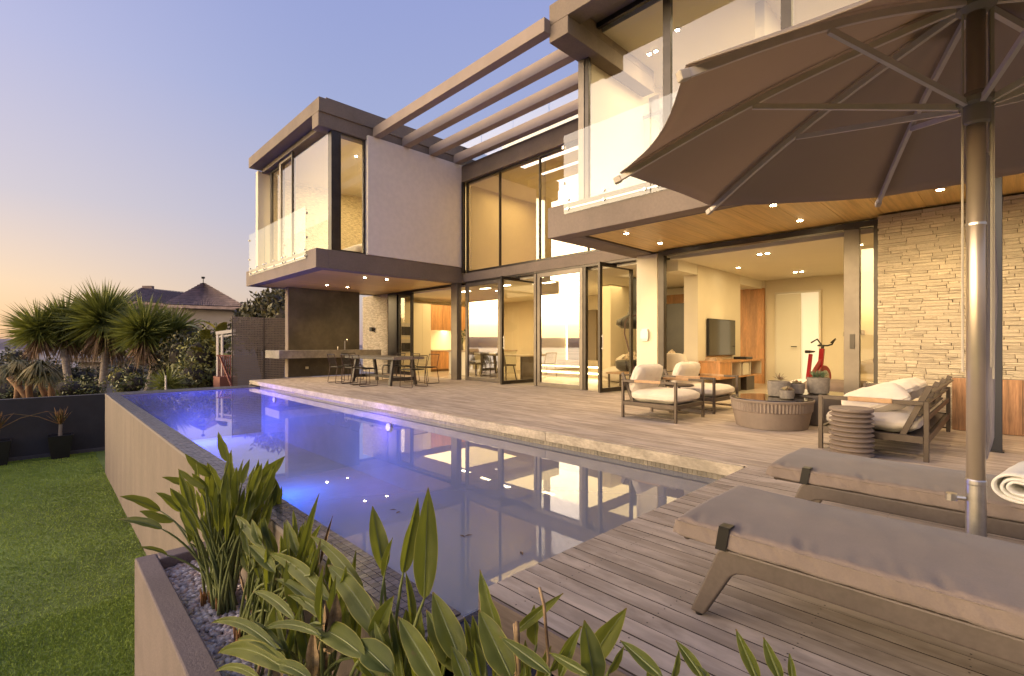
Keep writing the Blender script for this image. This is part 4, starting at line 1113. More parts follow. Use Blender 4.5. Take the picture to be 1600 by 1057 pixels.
b = MB(); b.prism([(-.32,.88),(-.10,.90),(-.08,.93),(-.32,.95)], 'y', -.06, .06); b.build('saddle', black_m, sb_, bevel=.015)
b = MB().tube([(.22,-.22,1.12),(.42,-.20,1.20),(.44,-.12,1.08),(.30,-.10,1.05),(.28,.10,1.05),(.44,.12,1.08),(.42,.20,1.20),(.22,.22,1.12)], .018, 8); b.tube([(.26,0,.97),(.30,0,1.06)], .03, 8); b.build('handlebars', black_m, sb_)
for x in (-.38, .50): MB().tube([(x,-.26,.04),(x,.26,.04)], .03, 10).build('foot_bar', red, sb_)
b = MB(); bar(b, (-.38,0,.06), (.50,0,.06), .05, .05); b.build('base_beam', red, sb_)
# lounge beyond the pivot doors: low sofa, patterned cushions, hanging black fireplace, wire lamp
ls = thing('lounge_sofa', 'long pale lounge sofa seen through the open pivot door', 'sofa', (-6.9, 11.9, 0))
soft('seat', cushion_mesh('seat', 2.6, .95, .42, fabric_w, 12, .15, .005, 2), ls, (0,0,.24)); soft('back', cushion_mesh('back', 2.6, .32, .5, fabric_w, 12, .2, .006, 5), ls, (0,.42,.55))
patt = M('patterned_cushion_fabric', (.20,.13,.09), .9, var=.6, vs=14, c2=(.42,.33,.22))
for i, (x, y, z, a) in enumerate(((-7.5,12.0,.62,10),(-6.3,12.0,.64,-14),(-5.75,11.95,.63,20),(-5.65,13.3,.75,30))):
    o = bpy.data.objects.new('cushion', cushion_mesh('cushion', .46,.46,.18, patt, 10, .6, .01, i, .2)); col.objects.link(o); o.location = (x,y,z); o.rotation_euler = (R(75), R(45 if i < 2 else 20), R(a))
    tag(o, ('brown patterned cushion at the left end of the lounge sofa','brown patterned cushion standing on its corner on the lounge sofa','brown patterned cushion at the right end of the lounge sofa','brown patterned cushion beside the orange panelling behind the cream column')[i], 'cushion', 'patterned cushions in the lounge')
pc = thing('lounge_chair', 'cream armchair back showing behind the terrace armchairs inside the lounge', 'armchair', (-5.1, 9.75, 0))
soft('backrest', cushion_mesh('backrest', .7,.2,.62, fabric_w, 8, .3, .005), pc, (0,0,.58)); soft('seat', cushion_mesh('seat', .7,.65,.3, fabric_w, 8, .2, .005), pc, (0,.36,.26))
wl = thing('wire_hanging_frame', 'slim dark red bent wire frame standing behind the cream column in the lounge', 'wire sculpture', (-6.12, 10.4, 0), R(-6))
MB().tube([(-.17,0,.0),(-.62,0,1.35),(-.60,0,1.62),(-.52,0,1.72),(-.12,0,1.84),(-.10,0,2.05),(.02,0,2.06),(.04,0,1.86),(.44,0,1.76),(.52,0,1.66),(.52,0,1.5),(.28,0,.0)], .018, 8).build('wire', M('oxblood_wire', (.06,.012,.012), .4, .3), wl)
MB().tube([(-.17,0,.01),(.28,0,.01)], .014, 8).build('foot', bpy.data.materials['oxblood_wire'], wl)
fp = thing('suspended_fireplace', 'matt black suspended fireplace hood behind the open pivot door', 'fireplace', (-6.95, 11.2, 0))
MB().lathe([(.10,2.82),(.10,2.0),(.16,1.85),(.42,1.72),(.44,1.60),(.30,1.50),(.10,1.48)], 24).build('hood', black_m, fp, smooth=True)
MB().lathe([(.30,.35),(.44,.45),(.46,.62),(.40,.66)], 24).build('bowl', black_m, fp, smooth=True); MB().lathe([(.05,0),(.05,.36)], 12).build('stem', black_m, fp)
cft = thing('low_table', 'low pale table with a black ring ornament in the lounge', 'table', (-6.6, 10.5, 0))
MB().box(-.5,.5,-.3,.3,.34,.38).build('table_top', leather, cft, bevel=.004)
for x in (-.45,.45):
    for y in (-.25,.25): MB().box(x-.02,x+.02,y-.02,y+.02,0,.34).build('leg', frame_m, cft)
rg_ = MB().tube([(.13*math.cos(a), 0, .13*math.sin(a)) for a in [2*math.pi*k/24 for k in range(25)]], .022, 8)
o = rg_.build('ring_ornament', black_m, None, smooth=True, loc=(-6.25,10.45,.53)); tag(o, 'black ring shaped ornament standing on the low lounge table', 'ornament')
# indoor dining table and chairs behind the first fixed pane
it = thing('indoor_table', 'pale indoor dining table behind the first fixed window pane', 'dining table', (-11.1, 10.6, 0))
MB().box(-1.1,1.1,-.45,.45,.71,.75).build('table_top', M('pale_table_top', (.55,.45,.30), .3), it, bevel=.004)
for x in (-.9,.9): MB().box(x-.04,x+.04,-.3,.3,0,.71).build('leg', frame_m, it)
ich = None
seatm = M('grey_shell_chair', (.16,.125,.085), .7)
def shell_chair(lab):
    t = thing('indoor_chair', lab, 'chair', (0,0,0), 0, 'chairs at the indoor dining table')
    MB().grid(lambda u, v: ((u-.5)*.46*(1-.15*v), -.20-.05*v-.05*(1-(2*u-1)**2), .46+.36*v), 8, 5).build('backrest', seatm, t, smooth=True)
    MB().box(-.23,.23,-.22,.22,.43,.47).build('seat', seatm, t, bevel=.015)
    for x in (-1,1):
        for y in (-1,1):
            b = MB(); bar(b, (x*.17,y*.15,.43), (x*.23,y*.22,0), .025); b.build('leg', frame_m, t)
    return t
for i, (x, a, lb) in enumerate(((-12.0,0,'left'),(-11.3,0,'middle'),(-10.6,0,'right'))):
    lab = 'grey shell dining chair, %s of the three behind the first fixed pane' % lb
    if ich is None: ich = shell_chair(lab); ich.location = (x, 10.05, 0)
    else: copy_tree(ich, None, (x, 10.05, 0), 0, lab)
# vase of leaves on the island
vs_ = thing('vase_with_leaves', 'glass vase of green leaves on the kitchen island worktop', 'vase', (-13.45, 10.62, .86))
MB().lathe([(.04,0),(.06,.02),(.05,.12),(.035,.2),(.045,.24)], 16).build('vase', M('grey_vase', (.2,.18,.14), .2), vs_, smooth=True)
b = MB()
for k in range(46):
    a = random.uniform(0, 6.28); rr = random.uniform(.02,.24); z = .3+random.uniform(0,.36); p = Vector((rr*math.cos(a), rr*math.sin(a), z))
    b.tube([(0,0,.15), p], .003, 4)
    n1 = Vector((random.uniform(-1,1),random.uniform(-1,1),random.uniform(-.3,.8))).normalized(); s1 = n1.orthogonal().normalized()
    b.quad(p, p+n1*.05+s1*.028, p+n1*.12, p+n1*.05-s1*.028)
b.build('leaves', M('vase_leaves', (.06,.10,.03), .6), vs_)
# bed seen through the upper corner window
bd = thing('bed', 'white bed behind the corner window of the left upper floor', 'bed', (-12.8, 6.9, 3.40))
soft('mattress', cushion_mesh('mattress', 1.5, 1.8, .40, fabric_w, 8, .2, .01), bd, (0,0,.22))

# ================================================================== NEAR PLANTER
PZ = -.75
pln = thing('raised_planter', 'long raised taupe rendered planter box filled with pebbles beside the pool wall', 'planter')
plm = M('planter_render', (.165,.128,.118), .85, var=.12, vs=2.0, bump=.5, bs=70, dist=.006, fine=.12, fs=60)
MB().box(-5.27,2.2,.585,.735,LZ-.1,PZ).build('front_wall', plm, pln, bevel=.012, seg=2)
MB().box(-5.27,-5.10,.736,1.178,LZ-.1,PZ).build('end_wall', plm, pln, bevel=.012, seg=2)
MB().box(-5.10,2.2,.736,1.178,-1.2,PZ-.14).build('soil', soil, pln)
# pebbles
ico = bmesh.new(); bmesh.ops.create_icosphere(ico, subdivisions=1, radius=1); IV = np.array([v.co[:] for v in ico.verts]); IF = np.array([[v.index for v in f.verts] for f in ico.faces]); ico.free()
def pebbles(name, n, x0, x1, y0, y1, z, mat):
    Vs = []; Fs = []; k = 0
    for i in range(n):
        s = random.uniform(.014,.030); sc3 = np.array([s*random.uniform(.9,1.5), s, s*random.uniform(.45,.75)])
        Rm = np.array(Euler((random.uniform(-.5,.5), random.uniform(-.5,.5), random.uniform(0,6.28))).to_matrix())
        layer = random.random()
        p = np.array([random.uniform(x0,x1), random.uniform(y0,y1), z+layer*.022])
        Vs.append((IV*sc3*(1+.12*np.random.randn(len(IV),1)*.5)) @ Rm.T + p); Fs.append(IF+k); k += len(IV)
    o = np_mesh(name, np.vstack(Vs), np.vstack(Fs), mat, pln, smooth=True); return o
pm_cols = []
for i, c in enumerate(((.58,.50,.45),(.42,.36,.32),(.70,.62,.56),(.52,.39,.32),(.30,.26,.245))):
    pm_cols.append(M('pebble_%s' % 'abcde'[i], c, .55, var=.15, vs=30))
for i, m_ in enumerate(pm_cols):
    for o in (pebbles('pebbles', 760 if i != 4 else 420, -5.09, -2.2, .74, 1.172, PZ-.115, m_),): o['kind'] = 'stuff'
o = pebbles('pebbles', 1500, -2.2, 1.5, .74, 1.172, PZ-.135, pm_cols[0]); o['kind'] = 'stuff'

# ================================================================== BIRD OF PARADISE LEAVES
def leaf_material():
    m = bpy.data.materials.new('strelitzia_leaf'); m.use_nodes = True; t = m.node_tree; p = t.nodes['Principled BSDF']
    uv = t.nodes.new('ShaderNodeUVMap'); s = t.nodes.new('ShaderNodeSeparateXYZ'); t.links.new(uv.outputs[0], s.inputs[0])
    def mth(op, a, b=None, c=None):
        n = t.nodes.new('ShaderNodeMath'); n.operation = op
        for i, v in enumerate((a, b, c)):
            if v is None: continue
            if hasattr(v, 'is_output'): t.links.new(v, n.inputs[i])
            else: n.inputs[i].default_value = v
        return n.outputs[0]
    ac = mth('ABSOLUTE', mth('SUBTRACT', s.outputs[0], .5)); ac = mth('MULTIPLY', ac, 2)
    oi = t.nodes.new('ShaderNodeObjectInfo')
    tcn = t.nodes.new('ShaderNodeTexCoord'); nz = t.nodes.new('ShaderNodeTexNoise'); nz.inputs['Scale'].default_value = 7; nz.inputs['Detail'].default_value = 5
    t.links.new(tcn.outputs['Object'], nz.inputs[0])
    # veins sweep up and out from the midrib
    wv = t.nodes.new('ShaderNodeTexWave'); wv.inputs['Scale'].default_value = 1.0; wv.inputs['Distortion'].default_value = .6; wv.inputs['Detail'].default_value = 2
    cv = t.nodes.new('ShaderNodeCombineXYZ')
    t.links.new(mth('SUBTRACT', mth('MULTIPLY', s.outputs[1], 26), mth('MULTIPLY', ac, 3.2)), cv.inputs[0])
    t.links.new(cv.outputs[0], wv.inputs[0])
    base = mixc(t, mrange(t, nz.outputs[0], .35, .7).outputs[0], (.030,.050,.011), (.078,.100,.018)).outputs[2]
    vary = t.nodes.new('ShaderNodeMapRange'); t.links.new(oi.outputs['Random'], vary.inputs['Value']); 
    base = mixc(t, mth('MULTIPLY', oi.outputs['Random'], .55), base, (.14,.155,.022)).outputs[2]
    base = mixc(t, mth('MULTIPLY', wv.outputs[0], .16), base, (.14,.165,.045)).outputs[2]
    base = mixc(t, mrange(t, ac, .07, .02).outputs[0], base, (.20,.24,.06)).outputs[2]
    base = mixc(t, mrange(t, ac, .92, .98).outputs[0], base, (.33,.30,.07)).outputs[2]
    tip = mth('MULTIPLY', mrange(t, s.outputs[1], .93, .995).outputs[0], .85)
    base = mixc(t, tip, base, (.17,.085,.035)).outputs[2]
    # scattered scars
    n2 = t.nodes.new('ShaderNodeTexNoise'); n2.inputs['Scale'].default_value = 26; n2.inputs['Detail'].default_value = 3; t.links.new(tcn.outputs['Object'], n2.inputs[0])
    base = mixc(t, mth('MULTIPLY', mrange(t, n2.outputs[0], .68, .74).outputs[0], .6), base, (.14,.095,.04)).outputs[2]
    t.links.new(base, p.inputs['Base Color']); p.inputs['Roughness'].default_value = .5; p.inputs['Specular IOR Level'].default_value = .32
    bp = t.nodes.new('ShaderNodeBump'); bp.inputs['Strength'].default_value = .35; bp.inputs['Distance'].default_value = .003
    t.links.new(wv.outputs[0], bp.inputs['Height']); t.links.new(bp.outputs[0], p.inputs['Normal'])
    out = t.nodes['Material Output']; tl = t.nodes.new('ShaderNodeBsdfTranslucent'); tl.inputs[0].default_value = (.34,.38,.04,1)
    mx = t.nodes.new('ShaderNodeMixShader'); mx.inputs[0].default_value = .28
    t.links.new(p.outputs[0], mx.inputs[1]); t.links.new(tl.outputs[0], mx.inputs[2]); t.links.new(mx.outputs[0], out.inputs[0])
    return m
leaf_m = leaf_material()
petiole_m = M('strelitzia_petiole', (.13,.15,.05), .45, var=.2, vs=5, stretch=(1,1,.4), rnd=.15)
dry_m = M('dry_leaf', (.20,.115,.055), .8, var=.35, vs=12, c2=(.28,.19,.10), bump=.4, bs=60)
def bez(p0, p1, p2, u): return p0*(1-u)**2 + p1*2*u*(1-u) + p2*u*u
def strel_leaf(parent, base, start, tip, wd, fold=.5, roll=0.0, sag=0.0, dry=False, seed=0):
    """petiole from base to start, blade from start to tip; wd = half width"""
    rnd = random.Random(seed); base = Vector(base); start = Vector(start); tip = Vector(tip); org = Vector(parent.location)
    L = (tip-start).length; d = (tip-start).normalized()
    ctrl = start+d*L*.5+Vector((0,0,sag*L))
    pc = Vector((base.x*.55+start.x*.45, base.y*.55+start.y*.45, base.z*.25+start.z*.75)) + d*-.0
    pet = [bez(base, pc, start, i/10) for i in range(11)]
    NU, NV = 6, 20
    V = []; F = []; uvs = []; mi = []
    toCam = (Vector((0,0,CAMH)) - (start+tip)/2).normalized()
    for j in range(NV+1):
        v = j/NV; c = bez(start, ctrl, tip, v)
        tg = (bez(start, ctrl, tip, min(1, v+.02))-bez(start, ctrl, tip, max(0, v-.02))).normalized()
        nrm = (toCam - tg*toCam.dot(tg)).normalized()
        nrm = (Matrix.Rotation(roll+.25*math.sin(v*3+seed), 3, tg) @ nrm)
        sd_ = tg.cross(nrm).normalized()
        wv = wd*.9*(max(v,1e-3)**.60*(1-v)**.95)/.355
        wv = max(wv, .0015)
        for i in range(NU+1):
            u = i/NU*2-1
            lift = abs(u)*(fold+.25)*wv + (1-abs(u))*0
            rip = .10*wv*math.sin(v*17+seed+u*2)*abs(u)**2 + .03*wv*noise.noise(Vector((v*8+seed, u*3, 0)))
            curl = -.25*wv*abs(u)**3
            V.append(c + sd_*wv*u*math.cos(fold*.5) + nrm*(lift+rip+curl) - org); uvs.append((i/NU, v))
    for j in range(NV):
        for i in range(NU):
            a = j*(NU+1)+i; F.append((a, a+1, a+NU+2, a+NU+1)); mi.append(0)
    # petiole + midrib as one tapered stalk
    mbs = MB(); pts = pet[:-1] + [bez(start, ctrl, tip, k/8) for k in range(8)]
    rr = [ .0105-.0045*i/9 for i in range(10)] + [.0032*(1-k/8.2)+.0004 for k in range(8)]
    mbs.tube([p-org for p in pts], rr, 6)
    n0 = len(V); V2 = [tuple(v) for v in V]+mbs.v; F2 = F+[tuple(n0+i for i in f) for f in mbs.f]; mi += [1]*len(mbs.f)
    me = bpy.data.meshes.new('leaf'); me.from_pydata(V2, [], F2); me.materials.append(dry_m if dry else leaf_m); me.materials.append(dry_m if dry else petiole_m)
    me.polygons.foreach_set('material_index', mi); me.polygons.foreach_set('use_smooth', [True]*len(F2))
    ul = me.uv_layers.new(name='UVMap')
    for p in me.polygons:
        for li, vi in zip(p.loop_indices, p.vertices):
            ul.data[li].uv = uvs[vi] if vi < n0 else (.5, .5)
    me.update(); o = bpy.data.objects.new('leaf', me); col.objects.link(o); o.parent = parent; return o
GZ = PZ-.12
clumps = {}
def clump(x, y, lab):
    t = thing('bird_of_paradise', lab, 'plant', (x, y, GZ), 0, 'bird of paradise plants in the raised planter'); clumps[x] = t
    return t
cA = clump(-4.15, .98, 'dense leafy bird of paradise clump at the far end of the planter')
cB = clump(-3.45, .98, 'upright bird of paradise clump with thin stems, second from the far end of the planter')
cC = clump(-2.55, .95, 'bird of paradise with broad arching leaves in the middle of the planter')
cD = clump(-1.75, .92, 'bird of paradise with three tall pointed leaves standing up before the pool water')
cE = clump(-1.10, .90, 'bird of paradise with dry brown stems in front of the blue tile corner')
cF = clump(-.45, .92, 'low bird of paradise leaves at the bottom edge in front of the deck boards')
seed_ = [100]
def hero(cl, tip, start, wpx, Y=None, t=None, t2=None, fold=.5, roll=0, sag=0, dry=False, basex=None):
    if Y is not None: t1 = Y/rayY(tip[0]); ts_ = (Y if t2 is None else t2)/rayY(start[0])
    else: t1 = t; ts_ = t2 if t2 else t
    tp = at(tip[0], tip[1], t1); stt = at(start[0], start[1], ts_)
    seed_[0] += 1; rr = random.Random(seed_[0])
    org = Vector(cl.location); bx = basex if basex is not None else org.x*.65+stt.x*.35
    base = Vector((bx+rr.uniform(-.05,.05), max(.80, min(1.10, org.y+rr.uniform(-.08,.08))), GZ))
    strel_leaf(cl, base, stt, tp, wpx*.5*t1/FPX*1.02, fold, roll, sag, dry, seed_[0])
# far clump
A = [((341,675),(357,722),16),((362,703),(360,762),17),((289,709),(333,744),20),((390,718),(378,756),12),((445,713),(408,752),22),((187,776),(251,799),17),((187,812),(253,827),17),((218,855),(262,868),9),
     ((253,746),(304,771),16),((278,733),(321,763),17),((218,799),(272,815),18),((409,724),(396,770),16),((426,743),(430,786),19),((330,771),(330,820),15),((266,763),(290,800),17),((300,740),(325,775),15),
     ((315,752),(322,800),17),((370,730),(372,790),17),((398,748),(392,800),18),((350,742),(345,800),16),((340,760),(352,815),15),((410,765),(402,815),18),((282,790),(305,830),15),((243,770),(283,800),15),
     ((440,760),(425,810),16),((326,725),(342,768),14),((383,762),(380,820),16),((297,825),(318,860),14),((420,790),(408,845),16),((360,790),(362,840),15)]
for i, (tp, stt, wp) in enumerate(A):
    off = ((i*37) % 11-5)/5
    tt0 = 3.55+.28*off
    hero(cA, tp, stt, wp, t=tt0, t2=tt0+.05*off+.05, fold=.45+.2*((i*7) % 3), roll=((i*53) % 17-8)*.09, sag=.10 if tp[0] < 260 else .03, basex=-4.15+.16*(((i*13) % 9)-4)/4)
B = [((368,806),(415,858),18,.86),((458,797),(462,850),9,1.0),((448,812),(466,866),17,.98),((492,846),(486,905),15,.95),((478,812),(470,870),10,1.02),((388,852),(430,895),20,.84),((425,862),(452,905),13,.95),((455,840),(450,900),15,1.0),((404,872),(425,930),13,.92),((440,880),(452,930),13,.9)]
for i, (tp, stt, wp, Y) in enumerate(B): hero(cB, tp, stt, wp, Y=Y, fold=.5, roll=((i*53) % 15-7)*.11, sag=.05)
hero(cB, (520,806), (500,880), 7, Y=1.0, dry=True, fold=1.2)
for i in range(16):      # bare stems and small shoots of the second clump
    x = 395+i*6; hero(cB, (x, 838+(i*29) % 50), (x+4, 880+(i*17) % 40), 6, Y=.86+.25*((i*7) % 5)/5, fold=1.2, roll=i)
C = [((499,771),(467,887),24,1.0,.7),((420,865),(505,932),33,.86,.35),((486,838),(560,915),30,.90,.3),((512,883),(592,990),52,.84,.25),((556,860),(548,925),14,.98,.8),((405,987),(492,993),18,.70,.3),((375,972),(436,1013),17,.70,.4),((330,974),(422,1011),20,.66,.3),
     ((340,1021),(445,1052),36,.66,.3),((336,1050),(400,1062),16,.64,.3),((477,979),(560,1022),48,.74,.25),((430,905),(500,960),26,.82,.4),((505,905),(520,985),20,.92,.6),((450,930),(515,975),22,.8,.5),((520,850),(512,905),16,1.0,.6),((470,945),(455,1010),18,.76,.6),((535,935),(545,1000),20,.9,.6),
     ((395,925),(455,965),20,.76,.4),((370,1000),(440,1030),22,.68,.4),((420,1040),(480,1062),26,.66,.4)]
for i, (tp, stt, wp, Y, fo) in enumerate(C): hero(cC, tp, (stt[0]+.12*(stt[0]-tp[0]), stt[1]+.12*(stt[1]-tp[1])), wp*.70, Y=Y, fold=fo, roll=((i*53) % 13-6)*.07, sag=.10 if tp[0] < stt[0]-30 else .02)
D = [((582,791),(599,893),30,.95,.55,.2),((614,840),(600,902),15,.94,1.0,-.6),((653,778),(630,896),27,.95,.6,.5),((669,762),(663,936),41,.90,.22,0),((634,894),(646,980),16,.93,.8,.2),
     ((616,931),(582,998),32,.84,.5,-.3),((557,1000),(612,1052),42,.76,.4,.1),((676,925),(722,1037),42,.86,.4,.1),((622,964),(690,1075),40,.80,.45,-.1),((666,953),(716,1050),34,.88,.6,-.6),((545,985),(566,1050),24,.8,.6,.3),((640,1010),(655,1075),24,.82,.6,.3),((560,1030),(600,1075),26,.74,.6,.3)]
for i, (tp, stt, wp, Y, fo, ro) in enumerate(D): hero(cD, tp, stt, wp, Y=Y, fold=fo, roll=ro, sag=.02)
E = [((750,890),(783,1008),33,.93,.5,-.5),((748,953),(800,1060),46,.86,.3,0),((880,927),(806,988),19,1.02,.5,.2),((835,945),(838,1010),26,1.05,.8,-.7),((913,969),(930,1075),44,.88,.4,.1),((909,978),(858,1050),26,.90,.6,.6),((781,995),(860,1052),21,.84,.4,0),((858,1020),(920,1055),16,.84,.4,0),((979,950),(918,1040),38,.98,.3,.2),
     ((740,1000),(752,1060),20,.86,.7,.4),((772,1010),(775,1070),15,.9,.8,0),((975,1010),(950,1052),16,.96,.7,.5),((820,1040),(815,1080),16,.86,.7,0),((725,965),(742,1040),18,.95,.8,.5),((705,1010),(730,1070),26,.8,.5,.2)]
for i, (tp, stt, wp, Y, fo, ro) in enumerate(E): hero(cE, tp, stt, wp, Y=Y, fold=fo, roll=ro, sag=.02)
Fh = [((969,1001),(1035,1058),22,.9,.4,.1),((1056,1001),(1100,1060),20,.92,.5,-.2),((1061,1016),(1050,1062),14,.93,.8,.5),((1150,983),(1185,1065),22,.95,.5,-.2),((1193,996),(1220,1062),22,.95,.5,-.1),((1233,1021),(1240,1065),13,.96,.8,.2),((1010,1035),(1020,1070),16,.9,.6,.3),((1090,1040),(1110,1070),14,.9,.6,.3)]
for i, (tp, stt, wp, Y, fo, ro) in enumerate(Fh): hero(cF, tp, stt, wp, Y=Y, fold=fo, roll=ro, sag=.02)
# inner leaves that fill the clumps
rf = random.Random(77)
def filler(cl, n, xr, yr, Yr, L, wr, basex):
    for i in range(n):
        x = rf.uniform(*xr); y = rf.uniform(*yr); Y = rf.uniform(*Yr); l = rf.uniform(*L); lean = (x-(xr[0]+xr[1])/2)/(xr[1]-xr[0])
        hero(cl, (x+lean*l*.5, y), (x-lean*l*.25+rf.uniform(-6,6), y+l), rf.uniform(*wr), Y=Y, fold=rf.uniform(.3,1.1), roll=rf.uniform(-1.2,1.2), sag=.03, dry=rf.random() < .11, basex=basex+rf.uniform(-.2,.2))
for i in range(58):
    x = rf.uniform(275, 440); y = rf.uniform(715, 800); l = rf.uniform(45, 75); tt0 = rf.uniform(3.3, 3.85); ln = (x-350)/170
    hero(cA, (x, y), (x-ln*l*.8, y+l), rf.uniform(10, 19), t=tt0, t2=tt0, fold=rf.uniform(.3,1), roll=rf.uniform(-1.2,1.2), sag=.04, basex=-4.15+rf.uniform(-.14,.2))
filler(cB, 40, (385,500), (805,900), (.84,1.08), (40,70), (8,19), -3.45)
filler(cC, 26, (430,575), (860,1010), (.72,1.05), (55,95), (14,30), -2.55)
filler(cD, 16, (590,730), (940,1040), (.78,1.02), (60,110), (16,34), -1.75)
filler(cE, 14, (730,900), (960,1045), (.84,1.05), (50,90), (14,30), -1.10)
# dry flower stalks
def stalk(cl, pts, Y, r=.006):
    o = Vector(cl.location); P = [at(x, y, Y/rayY(x))-o for x, y in pts]; P.append(Vector((P[-1].x*.6, 0, 0)))
    MB().tube(P, [r*1.0, r, r*1.1, r*1.2][:len(P)], 6).build('dry_stalk', dry_m, cl, smooth=True)
stalk(cE, ((843,918),(850,945),(857,1030)), .98, .0045); stalk(cE, ((808,972),(809,1000),(810,1055)), .88, .006); stalk(cE, ((804,975),(806,1000),(807,1050)), .9, .005)
# papery sheath at the stem bases
for cl, k in ((cA, 8), (cB, 7), (cC, 5)):
    b = MB()
    for i in range(k*3):
        a = random.uniform(0, 6.28); r0 = random.uniform(.02,.12); p = Vector((r0*math.cos(a)*1.4, r0*math.sin(a), 0)); q = p+Vector((random.uniform(-.04,.04), random.uniform(-.03,.03), random.uniform(.08,.20)))
        b.tube([p, (p+q)/2+Vector((.01,0,0)), q], [.014,.012,.003], 5)
    b.build('dry_sheath', M('orange_sheath', (.26,.12,.04), .8, var=.3, vs=12) if 'orange_sheath' not in bpy.data.materials else bpy.data.materials['orange_sheath'], cl)

# ================================================================== POTS ON THE LAWN
aloe_m = M('striped_aloe', (.16,.15,.055), .6, var=.35, vs=6, c2=(.30,.14,.05))
def lawn_pot(y, lab, long):
    t = thing('potted_yucca', lab, 'potted plant', (-19.0, y, LZ), 0, 'square black pots of red striped plants along the charcoal wall')
    b = MB(); b.prism([(-.20,-.20),(.20,-.20),(.20,.20),(-.20,.20)], 'z', 0, .0)
    b = MB(); n0 = 0
    b.v = [(-.19,-.19,0),(.19,-.19,0),(.19,.19,0),(-.19,.19,0),(-.27,-.27,.66),(.27,-.27,.66),(.27,.27,.66),(-.27,.27,.66),(-.24,-.24,.66),(.24,-.24,.66),(.24,.24,.66),(-.24,.24,.66),(-.24,-.24,.60),(.24,-.24,.60),(.24,.24,.60),(-.24,.24,.60)]
    b.f = [(0,3,2,1),(0,1,5,4),(1,2,6,5),(2,3,7,6),(3,0,4,7),(4,5,9,8),(5,6,10,9),(6,7,11,10),(7,4,8,11),(8,9,13,12),(9,10,14,13),(10,11,15,14),(11,8,12,15),(12,13,14,15)]; b.mi = [0]*14
    b.build('pot', M('black_pot', (.018,.015,.016), .45, var=.2, vs=6) if 'black_pot' not in bpy.data.materials else bpy.data.materials['black_pot'], t, bevel=.004)
    MB().tube([(0,0,.6),(.01,0,.75),(0,.01,.95)], [.05,.04,.045], 8).build('stem', M('pale_stem', (.30,.24,.18), .9, bump=.5, bs=30) if 'pale_stem' not in bpy.data.materials else bpy.data.materials['pale_stem'], t)
    o = leafy('leaves', 26, .60, .026, aloe_m, t, 0, 1.0, .12, int(y*10)+40, up=.5); o.location = (0,0,.93)
    for s in long:
        b = MB(); b.tube([(0,0,.95),(0,s*.45,1.22),(0,s*.95,1.35),(0,s*1.15,1.30)], [.012,.012,.008,.003], 5).build('long_leaf', aloe_m, t)
    return t
lawn_pot(.42, 'square black pot of red and green striped leaves, next to the pool wall corner', (-1,))
lawn_pot(-.82, 'square black pot of red and green striped leaves at the left edge of the view', (1,))

# ================================================================== GARDEN BEYOND
def np_quads(P, D, S, L, Wd, droop=None, seg=2):
    """blades: P base (n,3), D dir, S side, L len, Wd half width -> tris/quads"""
    n = len(P); rows = []
    for k in range(seg+1):
        u = k/seg; c = P + D*(L*u)[:,None] + (droop*(L*u*u)[:,None] if droop is not None else 0)
        wv = (Wd*(1-u)**.6*(.5+1.2*u if u < .4 else 1))[:,None]
        rows += [c-S*wv, c+S*wv]
    V = np.stack(rows, 1).reshape(-1,3); F = []
    for k in range(seg): F.append(np.arange(n)[:,None]*(2*(seg+1)) + np.array([2*k, 2*k+1, 2*k+3, 2*k+2]))
    return V, np.vstack(F)
yuc_m = translucent(M('yucca_blade', (.13,.16,.03), .5, var=.3, vs=3, c2=(.23,.23,.05), rnd=.15), (.35,.38,.06), .15)
yuc_dead = M('dead_yucca_skirt', (.34,.22,.13), .9, var=.3, vs=6, rnd=.1)
bark = M('grey_yucca_bark', (.38,.31,.25), .95, var=.25, vs=5, stretch=(1,1,3), bump=.8, bs=14, dist=.03)
def yucca_head(parent, c, r, n=820, dead=220, name='crown', sd=0):
    rs_ = np.random.RandomState(int(abs(c[0]*13+c[1]*7+sd)))
    z = rs_.uniform(-.6, 1, n); a = rs_.uniform(0, 2*np.pi, n); q = np.sqrt(np.clip(1-z*z, 0, 1))
    D = np.stack([q*np.cos(a), q*np.sin(a), z], 1)
    S = np.cross(D, rs_.normal(size=(n,3))); S /= np.linalg.norm(S, axis=1)[:,None]
    P = np.array(c)+D*(.10*r)+np.stack([np.zeros(n), np.zeros(n), -.25*r*rs_.rand(n)], 1)
    L = r*rs_.uniform(.66,1.05,n)*(1-.12*(z < -.1)); W = r*.034*rs_.uniform(.7,1.2,n)
    dr = np.stack([np.zeros(n), np.zeros(n), -.16*(1-z)*rs_.rand(n)], 1)
    V, F = np_quads(P, D, S, L, W, dr, 2)
    o = np_mesh(name, V, F, yuc_m, parent); o['kind'] = 'stuff'
    n = dead; z = rs_.uniform(-1, -.35, n); a = rs_.uniform(0, 2*np.pi, n); q = np.sqrt(1-z*z)*.75
    D = np.stack([q*np.cos(a), q*np.sin(a), z], 1); S = np.cross(D, rs_.normal(size=(n,3))); S /= np.linalg.norm(S, axis=1)[:,None]
    P = np.array(c)+np.stack([.08*r*np.cos(a), .08*r*np.sin(a), -.15*r-.45*r*rs_.rand(n)], 1)
    V, F = np_quads(P, D, S, r*rs_.uniform(.4,.75,n), r*.022*np.ones(n), np.stack([0*a,0*a,-.25*np.ones(n)],1), 2)
    if dead: o2 = np_mesh('dead_leaf_skirt', V, F, yuc_dead, parent); o2['kind'] = 'stuff'
def gz(x, y):
    return -2.35
